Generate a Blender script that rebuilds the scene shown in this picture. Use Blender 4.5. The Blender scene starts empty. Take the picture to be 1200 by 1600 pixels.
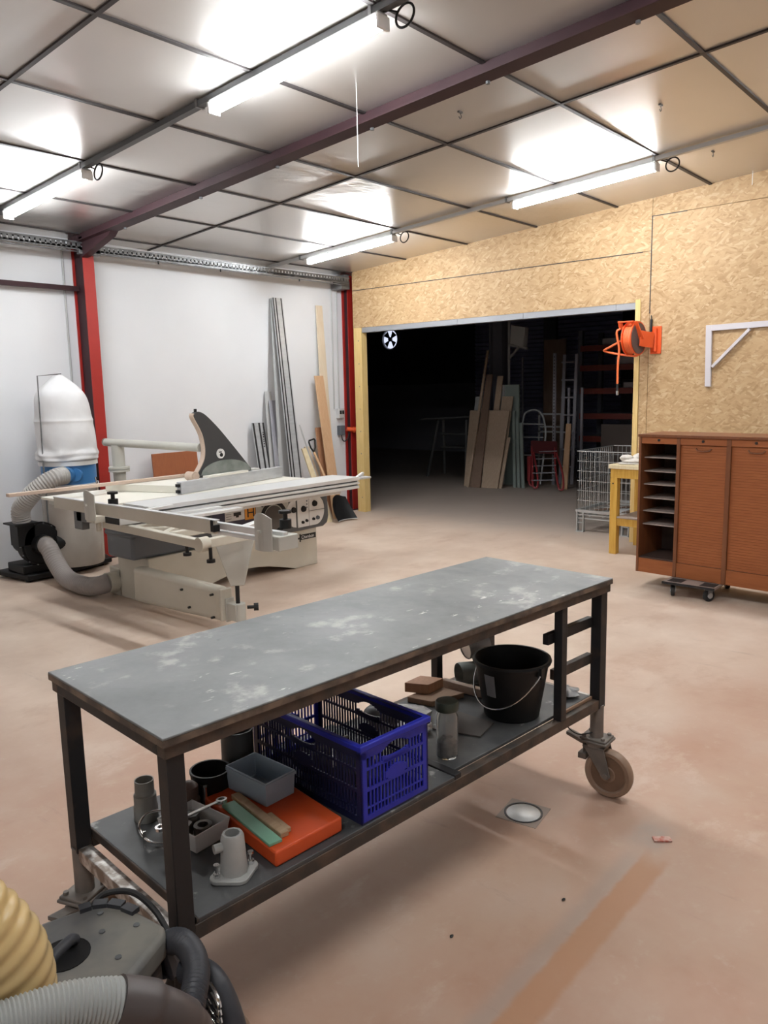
import bpy, bmesh, math, random
from mathutils import Vector, Matrix, Quaternion
random.seed(4)
S = bpy.context.scene
COL = S.collection
PI = math.pi
SL = -0.0648
def ceil_z(y): return 3.667 + SL * y

# ------------------------------------------------------------------ materials
MATS = {}
def mat(name, col, rough=0.6, metal=0.0, col2=None, scale=8.0, detail=4.0, lo=0.35, hi=0.65,
        bump=0.0, bscale=None, stretch=(1, 1, 1), spec=0.5, trans=0.0, alpha=1.0, rvar=0.0):
    if name in MATS: return MATS[name]
    m = bpy.data.materials.new(name); m.use_nodes = True
    nt = m.node_tree; b = nt.nodes['Principled BSDF']
    b.inputs['Base Color'].default_value = (*col, 1)
    b.inputs['Roughness'].default_value = rough
    b.inputs['Metallic'].default_value = metal
    b.inputs['Specular IOR Level'].default_value = spec
    b.inputs['Transmission Weight'].default_value = trans
    b.inputs['Alpha'].default_value = alpha
    if col2 is not None or bump > 0 or rvar > 0:
        tc = nt.nodes.new('ShaderNodeTexCoord')
        mp = nt.nodes.new('ShaderNodeMapping'); mp.inputs['Scale'].default_value = stretch
        nt.links.new(tc.outputs['Object'], mp.inputs['Vector'])
        n = nt.nodes.new('ShaderNodeTexNoise'); n.inputs['Scale'].default_value = scale
        n.inputs['Detail'].default_value = detail
        nt.links.new(mp.outputs['Vector'], n.inputs['Vector'])
        if col2 is not None:
            r = nt.nodes.new('ShaderNodeValToRGB')
            r.color_ramp.elements[0].position = lo; r.color_ramp.elements[0].color = (*col, 1)
            r.color_ramp.elements[1].position = hi; r.color_ramp.elements[1].color = (*col2, 1)
            nt.links.new(n.outputs['Fac'], r.inputs['Fac'])
            nt.links.new(r.outputs['Color'], b.inputs['Base Color'])
        if rvar > 0:
            mr = nt.nodes.new('ShaderNodeMapRange')
            mr.inputs['To Min'].default_value = max(0.02, rough - rvar); mr.inputs['To Max'].default_value = min(1, rough + rvar)
            nt.links.new(n.outputs['Fac'], mr.inputs['Value']); nt.links.new(mr.outputs['Result'], b.inputs['Roughness'])
        if bump > 0:
            n2 = nt.nodes.new('ShaderNodeTexNoise'); n2.inputs['Scale'].default_value = bscale or scale * 3
            n2.inputs['Detail'].default_value = 3
            nt.links.new(mp.outputs['Vector'], n2.inputs['Vector'])
            bp = nt.nodes.new('ShaderNodeBump'); bp.inputs['Strength'].default_value = bump
            bp.inputs['Distance'].default_value = 0.02
            nt.links.new(n2.outputs['Fac'], bp.inputs['Height']); nt.links.new(bp.outputs['Normal'], b.inputs['Normal'])
    MATS[name] = m
    return m
def emis(name, col, strength):
    m = bpy.data.materials.new(name); m.use_nodes = True
    b = m.node_tree.nodes['Principled BSDF']
    b.inputs['Base Color'].default_value = (*col, 1)
    b.inputs['Emission Color'].default_value = (*col, 1)
    b.inputs['Emission Strength'].default_value = strength
    MATS[name] = m
    return m

class NG:
    """tiny node helper"""
    def __init__(s, m): s.nt = m.node_tree; s.b = s.nt.nodes['Principled BSDF']
    def n(s, t, **k):
        x = s.nt.nodes.new(t)
        for a, v in k.items(): setattr(x, a, v)
        return x
    def l(s, a, b): s.nt.links.new(a, b)
    def math(s, op, a, b=None, c=None):
        x = s.n('ShaderNodeMath', operation=op)
        for i, v in enumerate((a, b, c)):
            if v is None: continue
            if isinstance(v, (int, float)): x.inputs[i].default_value = v
            else: s.l(v, x.inputs[i])
        return x.outputs[0]
    def noise(s, vec, scale, detail=4, rough=0.5):
        x = s.n('ShaderNodeTexNoise'); x.inputs['Scale'].default_value = scale; x.inputs['Detail'].default_value = detail
        x.inputs['Roughness'].default_value = rough
        s.l(vec, x.inputs['Vector']); return x.outputs['Fac']
    def map(s, vec, scale=(1, 1, 1), rot=(0, 0, 0)):
        x = s.n('ShaderNodeMapping'); x.inputs['Scale'].default_value = scale; x.inputs['Rotation'].default_value = rot
        s.l(vec, x.inputs['Vector']); return x.outputs['Vector']
    def ramp(s, fac, stops):
        x = s.n('ShaderNodeValToRGB'); e = x.color_ramp.elements
        while len(e) < len(stops): e.new(0.5)
        for i, (p, c) in enumerate(stops): e[i].position = p; e[i].color = (*c, 1) if len(c) == 3 else c
        s.l(fac, x.inputs['Fac']); return x.outputs['Color']
    def mix(s, fac, a, b, mode='MIX'):
        x = s.n('ShaderNodeMix', data_type='RGBA', blend_type=mode)
        for sock, v in ((x.inputs['Factor'], fac), (x.inputs[6], a), (x.inputs[7], b)):
            if isinstance(v, (int, float)): sock.default_value = v
            elif isinstance(v, tuple): sock.default_value = (*v, 1)
            else: s.l(v, sock)
        return x.outputs[2]
    def step(s, v, a, b):
        x = s.n('ShaderNodeMapRange', interpolation_type='SMOOTHSTEP')
        x.inputs['From Min'].default_value = a; x.inputs['From Max'].default_value = b
        s.l(v, x.inputs['Value']); return x.outputs['Result']
    def bump(s, h, strength, dist):
        x = s.n('ShaderNodeBump'); x.inputs['Strength'].default_value = strength; x.inputs['Distance'].default_value = dist
        s.l(h, x.inputs['Height']); s.l(x.outputs['Normal'], s.b.inputs['Normal'])
def newmat(name, rough=0.6, metal=0.0):
    m = bpy.data.materials.new(name); m.use_nodes = True; g = NG(m)
    g.b.inputs['Roughness'].default_value = rough; g.b.inputs['Metallic'].default_value = metal
    MATS[name] = m; g.obj = g.n('ShaderNodeTexCoord').outputs['Object']
    return m, g

def make_osb():
    m, g = newmat('oriented_strand_board', 0.62)
    warp = g.n('ShaderNodeTexNoise'); warp.inputs['Scale'].default_value = 7
    g.l(g.obj, warp.inputs['Vector'])
    va = g.n('ShaderNodeVectorMath', operation='MULTIPLY_ADD'); va.inputs[1].default_value = (.05, .05, .05)
    g.l(warp.outputs['Color'], va.inputs[0]); g.l(g.obj, va.inputs[2])
    cols = []
    for i, (rot, sc) in enumerate(((0.2, 13), (-0.55, 15), (.75, 14), (-.15, 16))):
        mp = g.map(g.map(va.outputs[0], (1, 1, 1), (rot, 0, 0)), (1, 1, 3.6))
        v = g.n('ShaderNodeTexVoronoi'); v.inputs['Scale'].default_value = sc
        g.l(mp, v.inputs['Vector'])
        sp = g.n('ShaderNodeSeparateColor'); g.l(v.outputs['Color'], sp.inputs[0])
        fine = g.noise(g.map(g.map(va.outputs[0], (1, 1, 1), (rot, 0, 0)), (10, 10, 120)), 1.0, 3)
        f = g.math('ADD', g.math('MULTIPLY', sp.outputs[0], .8), g.math('MULTIPLY', fine, .25))
        cols.append((f, sp.outputs[1]))
    pick = g.noise(va.outputs[0], 9, 2)
    a = g.mix(g.step(cols[0][1], .45, .5), cols[0][0], cols[1][0])
    b = g.mix(g.step(cols[2][1], .5, .55), cols[2][0], cols[3][0])
    f = g.mix(g.step(pick, .46, .52), a, b)
    c = g.ramp(f, [(0.0, (.16, .082, .034)), (.13, (.345, .205, .09)), (.4, (.445, .29, .145)), (.75, (.505, .345, .185)), (1.0, (.61, .46, .285))])
    big = g.noise(g.obj, 1.3, 3)
    c = g.mix(g.math('MULTIPLY', big, .35), c, (.475, .32, .17))
    g.l(c, g.b.inputs['Base Color'])
    bw = g.n('ShaderNodeRGBToBW'); g.l(f, bw.inputs[0]); g.bump(bw.outputs[0], .25, .004)
    return m
def make_floor():
    m, g = newmat('worn_terracotta_concrete', 0.55)
    sx = g.n('ShaderNodeSeparateXYZ'); g.l(g.obj, sx.inputs[0]); x, y = sx.outputs[0], sx.outputs[1]
    n1 = g.noise(g.obj, .55, 5); n2 = g.noise(g.obj, 2.3, 6, .6); n3 = g.noise(g.obj, 14, 6, .65)
    c = g.ramp(n1, [(.3, (.43, .255, .182)), (.55, (.50, .335, .245)), (.75, (.56, .41, .31))])
    c = g.mix(g.math('MULTIPLY', g.step(n2, .45, .75), .45), c, (.56, .45, .365))
    c = g.mix(g.math('MULTIPLY', g.step(n2, .5, .25), .55), c, (.40, .215, .14))
    c = g.mix(g.math('MULTIPLY', g.step(n3, .55, .8), .35), c, (.60, .50, .42))
    # worn paler further in, partly lamp light painted into the colour; near aisle redder
    wear_and_light = g.step(g.math('ADD', g.math('ADD', g.math('MULTIPLY', x, .66), g.math('MULTIPLY', y, .75)), g.math('MULTIPLY', n1, 2.0)), 3.2, 6.2)
    dusty = g.ramp(n2, [(.3, (.56, .45, .36)), (.7, (.72, .61, .51))])  # far tone: dust plus lamp light put into the colour
    c = g.mix(g.math('MULTIPLY', wear_and_light, .70), c, dusty)
    blotch = g.noise(g.map(g.obj, (1, 1.5, 1), (0, 0, .4)), 1.1, 7, .68)
    c = g.mix(g.math('MULTIPLY', g.step(blotch, .54, .66), .42), c, (.43, .28, .20))
    c = g.mix(g.math('MULTIPLY', g.step(blotch, .44, .34), .30), c, (.70, .60, .51))
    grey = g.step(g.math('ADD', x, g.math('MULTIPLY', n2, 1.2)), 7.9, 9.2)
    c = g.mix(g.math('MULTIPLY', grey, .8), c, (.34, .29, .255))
    # filled trench, orange screed with a grey rim, running in from the near edge
    wob = g.math('ADD', y, g.math('MULTIPLY', g.math('SUBTRACT', n3, .5), .03))
    band = g.math('MULTIPLY', g.step(wob, .90, .925), g.step(wob, 1.015, .995))
    endm = g.step(g.math('ADD', x, g.math('MULTIPLY', n2, .2)), 2.72, 2.55)
    c = g.mix(g.math('MULTIPLY', g.math('MULTIPLY', band, endm), .8), c, (.45, .235, .125))
    rim = g.math('MULTIPLY', g.step(wob, .99, 1.02), g.step(wob, 1.09, 1.03))
    c = g.mix(g.math('MULTIPLY', g.math('MULTIPLY', rim, endm), .5), c, (.36, .30, .26))
    blot = g.math('MULTIPLY', g.step(g.math('ABSOLUTE', g.math('SUBTRACT', x, 2.66)), .14, .04), g.step(g.math('ABSOLUTE', g.math('SUBTRACT', y, 1.03)), .10, .03))
    c = g.mix(g.math('MULTIPLY', g.math('MULTIPLY', blot, n3), .9), c, (.34, .31, .28))
    # dark scuffs and specks
    sc = g.noise(g.map(g.obj, (6, 1.4, 1), (0, 0, .6)), 1.6, 5, .7)
    c = g.mix(g.math('MULTIPLY', g.step(sc, .6, .75), .25), c, (.25, .17, .13))
    g.l(c, g.b.inputs['Base Color'])
    g.l(g.math('ADD', .42, g.math('MULTIPLY', n2, .3)), g.b.inputs['Roughness'])
    g.bump(n3, .12, .004)
    return m
def make_ceiling():
    m, g = newmat('foil_faced_insulation', 0.3, 0.6)
    n1 = g.noise(g.obj, .8, 4); n2 = g.noise(g.map(g.obj, (1, 2.2, 1), (0, 0, .5)), 2.6, 4, .55)
    g.l(g.ramp(n1, [(.3, (.60, .575, .55)), (.7, (.67, .645, .62))]), g.b.inputs['Base Color'])
    mask = g.step(g.noise(g.obj, .45, 2), .5, .62)
    g.l(g.math('ADD', .24, g.math('MULTIPLY', n1, .16)), g.b.inputs['Roughness'])
    g.l(g.math('ADD', .52, g.math('MULTIPLY', mask, .38)), g.b.inputs['Metallic'])
    h = g.math('MULTIPLY', n2, g.math('ADD', .08, g.math('MULTIPLY', mask, .9)))
    g.bump(h, .28, .05)
    return m
def make_tabletop():
    m, g = newmat('stained_steel_sheet', 0.48, 0.35)
    n1 = g.noise(g.obj, 2.2, 6, .6); n2 = g.noise(g.obj, 9, 6, .65); n3 = g.noise(g.map(g.obj, (3, 9, 1), (0, 0, .15)), 5, 5, .6); n4 = g.noise(g.obj, 3.1, 2)
    c = g.ramp(n1, [(.3, (.14, .147, .153)), (.55, (.22, .228, .232)), (.75, (.30, .305, .305))])
    c = g.mix(g.math('MULTIPLY', g.step(g.math('MULTIPLY', n1, n2), .27, .38), .6), c, (.50, .49, .47))
    c = g.mix(g.math('MULTIPLY', g.math('MULTIPLY', g.step(n3, .63, .69), g.step(n4, .5, .62)), .9), c, (.70, .69, .66))
    c = g.mix(g.math('MULTIPLY', g.step(n2, .36, .26), .5), c, (.06, .06, .065))
    g.l(c, g.b.inputs['Base Color'])
    g.l(g.math('ADD', .36, g.math('MULTIPLY', n2, .35)), g.b.inputs['Roughness'])
    g.bump(n2, .08, .003)
    return m
def wood(name, a, b, rough=.55, axis=2, sc=6.0):
    st = [14, 14, 14]; st[axis] = 1.0
    return mat(name, a, rough, 0, b, scale=sc, detail=5, lo=.3, hi=.7, stretch=tuple(st), bump=.05)

def make_shelf_sheet():
    m, g = newmat('dark_stained_shelf_sheet', 0.5, 0.2)
    n1 = g.noise(g.obj, 3, 6, .6); n2 = g.noise(g.obj, 8, 5, .6)
    c = g.ramp(n1, [(.3, (.045, .047, .05)), (.55, (.085, .087, .088)), (.78, (.15, .15, .145))])
    c = g.mix(g.math('MULTIPLY', g.step(n2, .62, .70), .8), c, (.45, .44, .42))
    g.l(c, g.b.inputs['Base Color']); g.bump(n2, .06, .003)
    return m
OSB = make_osb(); FLOOR = make_floor(); SHEET = make_shelf_sheet(); CEIL = make_ceiling(); TOP = make_tabletop()
WHITE = mat('white_wall_paint', (.78, .795, .82), .55, 0, (.74, .757, .785), scale=1.2, bump=.03, bscale=40)
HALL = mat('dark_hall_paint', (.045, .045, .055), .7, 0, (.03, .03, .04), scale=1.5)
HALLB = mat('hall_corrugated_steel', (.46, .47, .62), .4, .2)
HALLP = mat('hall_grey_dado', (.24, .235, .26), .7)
JOINT = mat('dark_joint_profile', (.055, .048, .048), .55, .1, spec=.3)
RED = mat('red_oxide_paint', (.40, .022, .016), .42, 0, (.34, .017, .012), scale=3, bump=.02)
BEAM = mat('maroon_steel_primer', (.048, .020, .024), .55, 0, (.036, .015, .019), scale=3, spec=.3)
GALV = mat('galvanised_steel', (.24, .245, .25), .45, .6, (.15, .155, .16), scale=14, bump=.02)
ALU = mat('anodised_aluminium', (.60, .62, .64), .4, .4, (.53, .55, .57), scale=5, stretch=(1, 6, 6))
ALUW = mat('satin_aluminium', (.70, .71, .71), .38, .35)
DGREY = mat('dark_grey_enamel', (.095, .10, .105), .45)
MGREY = mat('blue_grey_enamel', (.11, .125, .145), .45)
NAVY = mat('navy_enamel', (.035, .035, .07), .4)
CREAM = mat('cream_machine_paint', (.60, .57, .49), .42, 0, (.54, .51, .43), scale=3)
GREYP = mat('grey_cream_casting', (.52, .515, .47), .45, 0, (.46, .455, .415), scale=4)
WHITEP = mat('white_enamel', (.78, .78, .77), .4)
TBLW = mat('cream_laminate', (.82, .80, .72), .35)
BLACK = mat('black_plastic', (.009, .009, .0095), .5, spec=.3)
BLACKR = mat('black_rubber', (.02, .02, .021), .65)
BSTEEL = mat('bare_dark_steel', (.022, .022, .024), .5, .3, (.075, .05, .038), scale=9, lo=.55, hi=.78, bump=.03)
RUST = mat('rusted_steel', (.050, .042, .037), .6, .25, (.13, .085, .06), scale=12, lo=.38, hi=.72, bump=.06)
WORN = mat('worn_bare_steel', (.20, .16, .13), .42, .5, (.62, .60, .57), scale=26, lo=.42, hi=.62, bump=.05)
CAST = mat('dusty_cast_iron', (.15, .135, .12), .6, .25, (.23, .20, .175), scale=12, bump=.05)
TYRE = mat('brown_polyurethane_tyre', (.24, .155, .10), .5, 0, (.30, .20, .14), scale=6)
TYREH = mat('wheel_centre_plate', (.20, .12, .075), .55, .1, (.14, .085, .055), scale=10)
PINE = wood('yellow_pine', (.66, .46, .17), (.74, .55, .25), .5, 2)
PINEL = mat('golden_varnished_pine', (.56, .31, .045), .45, 0, (.66, .40, .08), scale=5, stretch=(10, 10, 1))
PINETOP = mat('pale_raw_pine_top', (.70, .58, .36), .6, 0, (.76, .66, .45), scale=5, stretch=(3, 12, 3))
MAHOG = wood('tambour_mahogany', (.27, .077, .018), (.33, .102, .027), .55, 1, 4)
MAHOGD = wood('dark_mahogany_frame', (.15, .05, .018), (.20, .07, .025), .42, 2, 4)
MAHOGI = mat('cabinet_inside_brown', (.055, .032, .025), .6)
SHELFG = mat('grey_brown_shelf_board', (.33, .27, .24), .5)
PALEW = wood('pale_planed_pine', (.74, .64, .50), (.68, .56, .41), .55, 2)
PEACH = wood('peach_beech_plank', (.56, .34, .19), (.62, .40, .24), .5, 2)
BRICKW = wood('red_brown_offcut', (.36, .17, .09), (.42, .22, .12), .55, 2)
LATH = wood('pinkish_lath_wood', (.56, .43, .34), (.62, .49, .40), .55, 0)
OAKH = wood('brown_oak_plank', (.36, .26, .185), (.44, .33, .24), .6, 2)
OAKD = wood('dark_oak_plank', (.17, .105, .075), (.21, .14, .10), .6, 2)
PLYR = wood('red_brown_plywood', (.35, .115, .045), (.30, .095, .038), .5, 2)
BLUE = mat('royal_blue_plastic', (.022, .030, .42), .42, spec=.35)
ORANGE = mat('orange_plastic', (.66, .085, .016), .45)
ORANGER = mat('orange_red_plastic', (.78, .10, .02), .38)
HOSEO = mat('orange_air_hose', (.85, .17, .05), .45)
BLUEB = mat('light_blue_enamel', (.05, .20, .46), .4)
BAGW = mat('white_filter_cloth', (.74, .74, .75), .85, 0, (.68, .68, .69), scale=6, bump=.25, bscale=4)
BAGC = mat('cloudy_clear_plastic', (.66, .62, .56), .22, 0, (.54, .48, .42), scale=3, bump=.3, bscale=5, alpha=.72)
HOSEG = mat('grey_ribbed_hose', (.40, .385, .365), .42)
HOSEGD = mat('dusty_brown_grey_hose', (.30, .27, .255), .5)
HOSEY = mat('amber_polyurethane_hose', (.70, .50, .22), .25, 0, (.76, .58, .30), scale=4, trans=.25)
HOSEV = mat('grey_vacuum_hose', (.33, .34, .325), .45)
VAC = mat('dusty_black_plastic', (.085, .09, .098), .6, 0, (.21, .20, .175), scale=5, lo=.35, hi=.62, bump=.04)
VACS = mat('vacuum_side_shell', (.035, .037, .045), .5)
PVC = mat('grey_pvc', (.235, .235, .22), .5)
DPVC = mat('dark_grey_pvc', (.06, .062, .06), .5)
BOXG = mat('blue_grey_plastic_box', (.34, .42, .50), .45)
TRAYW = mat('white_plastic_tray', (.62, .62, .62), .5)
CASTW = mat('light_grey_cast_fitting', (.46, .465, .45), .5, .1, (.40, .405, .39), scale=10, bump=.04)
CHROME = mat('chrome_steel', (.72, .72, .72), .18, 1.0)
GREENW = mat('mint_green_strip', (.20, .44, .29), .5, 0, (.26, .50, .36), scale=8)
STICK = wood('weathered_wood_stick', (.42, .28, .16), (.50, .35, .21), .6, 0)
CARD = wood('brown_hardboard', (.30, .18, .11), (.36, .23, .15), .6, 0)
GLASS = mat('clear_jar_plastic', (.85, .88, .88), .08, 0, trans=.92, spec=.5)
LIDG = mat('dark_green_lid', (.045, .06, .045), .4)
SCRAP = mat('dark_metal_scrap', (.05, .045, .04), .5, .4, (.16, .13, .11), scale=60)
FILM = mat('crumpled_clear_film', (.80, .82, .84), .2, 0, trans=.15, bump=.4, bscale=30)
TIN = mat('grey_tinplate', (.42, .42, .41), .35, .6)
TINGR = mat('grey_green_plastic_cup', (.22, .24, .22), .5)
LABELG = mat('grey_paper_label', (.22, .23, .25), .5)
BRACK = mat('pale_grey_primer', (.60, .57, .60), .45)
LOUV = mat('grey_painted_steel', (.47, .475, .475), .45, .1)
GREENH = mat('grey_green_panel', (.21, .25, .23), .5)
HRED = mat('trolley_red_paint', (.30, .035, .04), .42)
RACKO = mat('rack_orange_beam', (.20, .032, .02), .5)
SILVER = mat('hall_silver_steel', (.45, .45, .50), .35, .5)
CONC = mat('hall_post_paint', (.115, .115, .14), .6)
BOXPALE = mat('pale_carton', (.42, .38, .40), .7)
PAPER = mat('grey_brown_carton', (.16, .125, .11), .7)
MESHW = mat('zinc_wire', (.50, .51, .51), .38, .6)
CLOTH = mat('white_rag_cloth', (.72, .69, .64), .9, 0, (.62, .58, .54), scale=20, bump=.4, bscale=30)
DRAINM = mat('bright_drain_lid', (.70, .70, .69), .4, .2, (.62, .62, .61), scale=30)
SCRAPR = mat('red_printed_scrap', (.50, .12, .08), .5, 0, (.62, .42, .36), scale=60)
LABELW = mat('white_panel_label', (.76, .76, .75), .4)
LABELO = mat('orange_panel_label', (.80, .33, .03), .4)
INK = mat('black_ink', (.01, .01, .01), .5)
STRIPB = mat('black_rail_strip', (.02, .02, .022), .5)
TUBE = emis('lit_tube_diffuser', (.955, .985, 1.0), 56.0)
FANLIT = emis('daylit_fan_opening', (.75, .80, 1.0), .55)

# ------------------------------------------------------------------ mesh builder
class B:
    def __init__(s): s.bm = bmesh.new()
    def _f(s, vs, smooth=False):
        try:
            f = s.bm.faces.new(vs); f.smooth = smooth; return f
        except ValueError: return None
    def hexa(s, p):
        v = [s.bm.verts.new(q) for q in p]
        for i in ((0, 3, 2, 1), (4, 5, 6, 7), (0, 1, 5, 4), (1, 2, 6, 5), (2, 3, 7, 6), (3, 0, 4, 7)): s._f([v[j] for j in i])
        return s
    def box(s, x0, x1, y0, y1, z0, z1):
        return s.hexa([(x0, y0, z0), (x1, y0, z0), (x1, y1, z0), (x0, y1, z0), (x0, y0, z1), (x1, y0, z1), (x1, y1, z1), (x0, y1, z1)])
    def bar(s, p0, p1, w, h, up=(0, 0, 1)):
        p0 = Vector(p0); p1 = Vector(p1); d = (p1 - p0).normalized(); up = Vector(up)
        if abs(d.dot(up)) > .98: up = Vector((0, 1, 0)) if abs(d.y) < .9 else Vector((1, 0, 0))
        a = d.cross(up).normalized() * w / 2; b = a.cross(d).normalized() * h / 2
        q = []
        for p in (p0, p1): q += [p - a - b, p + a - b, p + a + b, p - a + b]
        return s.hexa([q[0], q[1], q[2], q[3], q[4], q[5], q[6], q[7]])
    def ring(s, c, ax, r, n, ref=None):
        ax = Vector(ax).normalized()
        if ref is None: ref = Vector((0, 0, 1)) if abs(ax.z) < .9 else Vector((1, 0, 0))
        u = ax.cross(ref).normalized(); w = ax.cross(u)
        return [s.bm.verts.new(Vector(c) + (u * math.cos(2 * PI * i / n) + w * math.sin(2 * PI * i / n)) * r) for i in range(n)]
    def skin(s, rings, closed=False, caps=True):
        n = len(rings[0]); m = len(rings)
        for k in range(m if closed else m - 1):
            a = rings[k]; b = rings[(k + 1) % m]
            for i in range(n): s._f([a[i], a[(i + 1) % n], b[(i + 1) % n], b[i]], True)
        if caps and not closed:
            s._f(list(reversed(rings[0]))); s._f(rings[-1])
        return s
    def cyl(s, p0, p1, r0, r1=None, n=20, caps=True):
        r1 = r0 if r1 is None else r1; d = Vector(p1) - Vector(p0)
        return s.skin([s.ring(p0, d, r0, n), s.ring(p1, d, r1, n)], caps=caps)
    def lathe(s, prof, c=(0, 0, 0), ax=(0, 0, 1), n=28, caps=False):
        c = Vector(c); ax = Vector(ax).normalized()
        return s.skin([s.ring(c + ax * z, ax, max(r, 1e-4), n) for r, z in prof], caps=caps)
    def tube(s, path, r, n=12, closed=False, caps=True):
        pts = [Vector(p) for p in path]; m = len(pts)
        rad = r if isinstance(r, (list, tuple)) else [r] * m
        t = []
        for i in range(m):
            if closed: t.append((pts[(i + 1) % m] - pts[i - 1]).normalized())
            else: t.append((pts[min(i + 1, m - 1)] - pts[max(i - 1, 0)]).normalized())
        up = Vector((0, 0, 1)) if abs(t[0].z) < .9 else Vector((1, 0, 0))
        u = t[0].cross(up).normalized(); rings = []
        for i in range(m):
            if i: u = (t[i - 1].rotation_difference(t[i]) @ u).normalized()
            w = t[i].cross(u).normalized()
            rings.append([s.bm.verts.new(pts[i] + (u * math.cos(2 * PI * k / n) + w * math.sin(2 * PI * k / n)) * rad[i]) for k in range(n)])
        return s.skin(rings, closed, caps)
    def prism(s, poly, ext, smooth=False):
        e = Vector(ext); a = [s.bm.verts.new(p) for p in poly]; b = [s.bm.verts.new(Vector(p) + e) for p in poly]
        n = len(a); s._f(list(reversed(a))); s._f(b)
        for i in range(n): s._f([a[i], a[(i + 1) % n], b[(i + 1) % n], b[i]], smooth)
        return s
    def ball(s, c, r, sx=1, sy=1, sz=1, n=14, jit=0.0):
        r0 = bmesh.ops.create_uvsphere(s.bm, u_segments=n, v_segments=max(6, n * 2 // 3), radius=r)
        for v in r0['verts']:
            k = 1 + (random.random() - .5) * jit
            v.co = Vector((v.co.x * sx * k, v.co.y * sy * k, v.co.z * sz * k)) + Vector(c)
        for f in s.bm.faces:
            if any(v in r0['verts'][:1] for v in f.verts): f.smooth = True
        vs = set(r0['verts'])
        for f in s.bm.faces:
            if f.verts[0] in vs: f.smooth = True
        return s
def spline(pts, n=8, closed=False):
    P = [Vector(p) for p in pts]; out = []; m = len(P)
    rng = m if closed else m - 1
    for i in range(rng):
        p1 = P[i]; p2 = P[(i + 1) % m]
        p0 = P[i - 1] if (closed or i > 0) else p1 * 2 - p2
        p3 = P[(i + 2) % m] if (closed or i + 2 < m) else p2 * 2 - p1
        for k in range(n):
            t = k / n
            out.append(.5 * ((2 * p1) + (p2 - p0) * t + (2 * p0 - 5 * p1 + 4 * p2 - p3) * t * t + (3 * p1 - p0 - 3 * p2 + p3) * t ** 3))
    if not closed: out.append(P[-1])
    return out
def resample(pts, step):
    pts = [Vector(p) for p in pts]; out = [pts[0]]; acc = 0.0
    for a, b in zip(pts, pts[1:]):
        L = (b - a).length; pos = step - acc
        while pos <= L:
            out.append(a + (b - a) * (pos / L)); pos += step
        acc = L - (pos - step)
    return out
def ribbed(path, r, pitch, depth, sub=4):
    p = resample(path, pitch / sub)
    rad = [r + depth * (math.sin(2 * PI * i / sub)) for i in range(len(p))]
    return p, rad

INV = {}
def obj(name, b, material, parent=None, bevel=0.0, smooth=False, seg=2):
    """link a builder as one mesh object; vertices are given in world space"""
    me = bpy.data.meshes.new(name)
    bm = b.bm
    bmesh.ops.recalc_face_normals(bm, faces=bm.faces)
    if smooth:
        for f in bm.faces: f.smooth = True
    root = parent
    if parent is not None:
        while root.parent is not None: root = root.parent
        M = INV.get(root.name)
        if M is not None: bm.transform(M)
    bm.to_mesh(me); bm.free()
    me.set_sharp_from_angle(angle=math.radians(38))
    for mm in (material if isinstance(material, (list, tuple)) else [material]): me.materials.append(mm)
    o = bpy.data.objects.new(name, me); COL.objects.link(o)
    if parent is not None: o.parent = parent
    if bevel > 0:
        md = o.modifiers.new('bevel', 'BEVEL'); md.width = bevel; md.segments = seg
        md.limit_method = 'ANGLE'; md.angle_limit = math.radians(40)
    return o
def thing(name, label, cat, loc=(0, 0, 0), rotz=0.0, group=None):
    o = bpy.data.objects.new(name, None); COL.objects.link(o)
    o.empty_display_size = .1
    o.location = loc; o.rotation_euler = (0, 0, rotz)
    INV[o.name] = (Matrix.Translation(loc) @ Matrix.Rotation(rotz, 4, 'Z')).inverted()
    o['label'] = label; o['category'] = cat
    if group: o['group'] = group
    return o
def recentre(o):
    """put the origin of a single-mesh thing at the middle of its base"""
    me = o.data; xs = [v.co.x for v in me.vertices]; ys = [v.co.y for v in me.vertices]; zs = [v.co.z for v in me.vertices]
    c = Vector(((min(xs) + max(xs)) / 2, (min(ys) + max(ys)) / 2, min(zs)))
    me.transform(Matrix.Translation(-c)); o.location = c
def solo(name, b, m, label, cat, group=None, bevel=0.0, smooth=False, centre=True):
    o = obj(name, b, m, None, bevel, smooth)
    if centre: recentre(o)
    o['label'] = label; o['category'] = cat
    if group: o['group'] = group
    return o
def struct(name, b, m, bevel=0.0):
    o = obj(name, b, m, None, bevel); o['kind'] = 'structure'; return o
def dup(root, loc, rotz=None, label=None):
    r = root.copy(); COL.objects.link(r); r.location = loc
    if rotz is not None: r.rotation_euler = (0, 0, rotz)
    if label: r['label'] = label
    for ch in list(root.children):
        c = ch.copy(); COL.objects.link(c); c.parent = r
        for gch in list(ch.children):
            d = gch.copy(); COL.objects.link(d); d.parent = c
    return r
def text(name, body, size, M, material, parent, ext=.0006, align='LEFT', xs=1.0):
    cu = bpy.data.curves.new(name, 'FONT'); cu.body = body; cu.size = size; cu.extrude = ext; cu.align_x = align
    t = bpy.data.objects.new(name + '_tmp', cu); COL.objects.link(t)
    bpy.context.view_layer.update()
    dg = bpy.context.evaluated_depsgraph_get()
    me = bpy.data.meshes.new_from_object(t.evaluated_get(dg))
    bpy.data.objects.remove(t); bpy.data.curves.remove(cu)
    me.transform(Matrix.Diagonal((xs, 1, 1, 1)))
    me.transform(M)
    root = parent
    while root.parent is not None: root = root.parent
    me.transform(INV[root.name])
    me.materials.clear(); me.materials.append(material)
    o = bpy.data.objects.new(name, me); COL.objects.link(o); o.parent = parent
    return o

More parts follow.
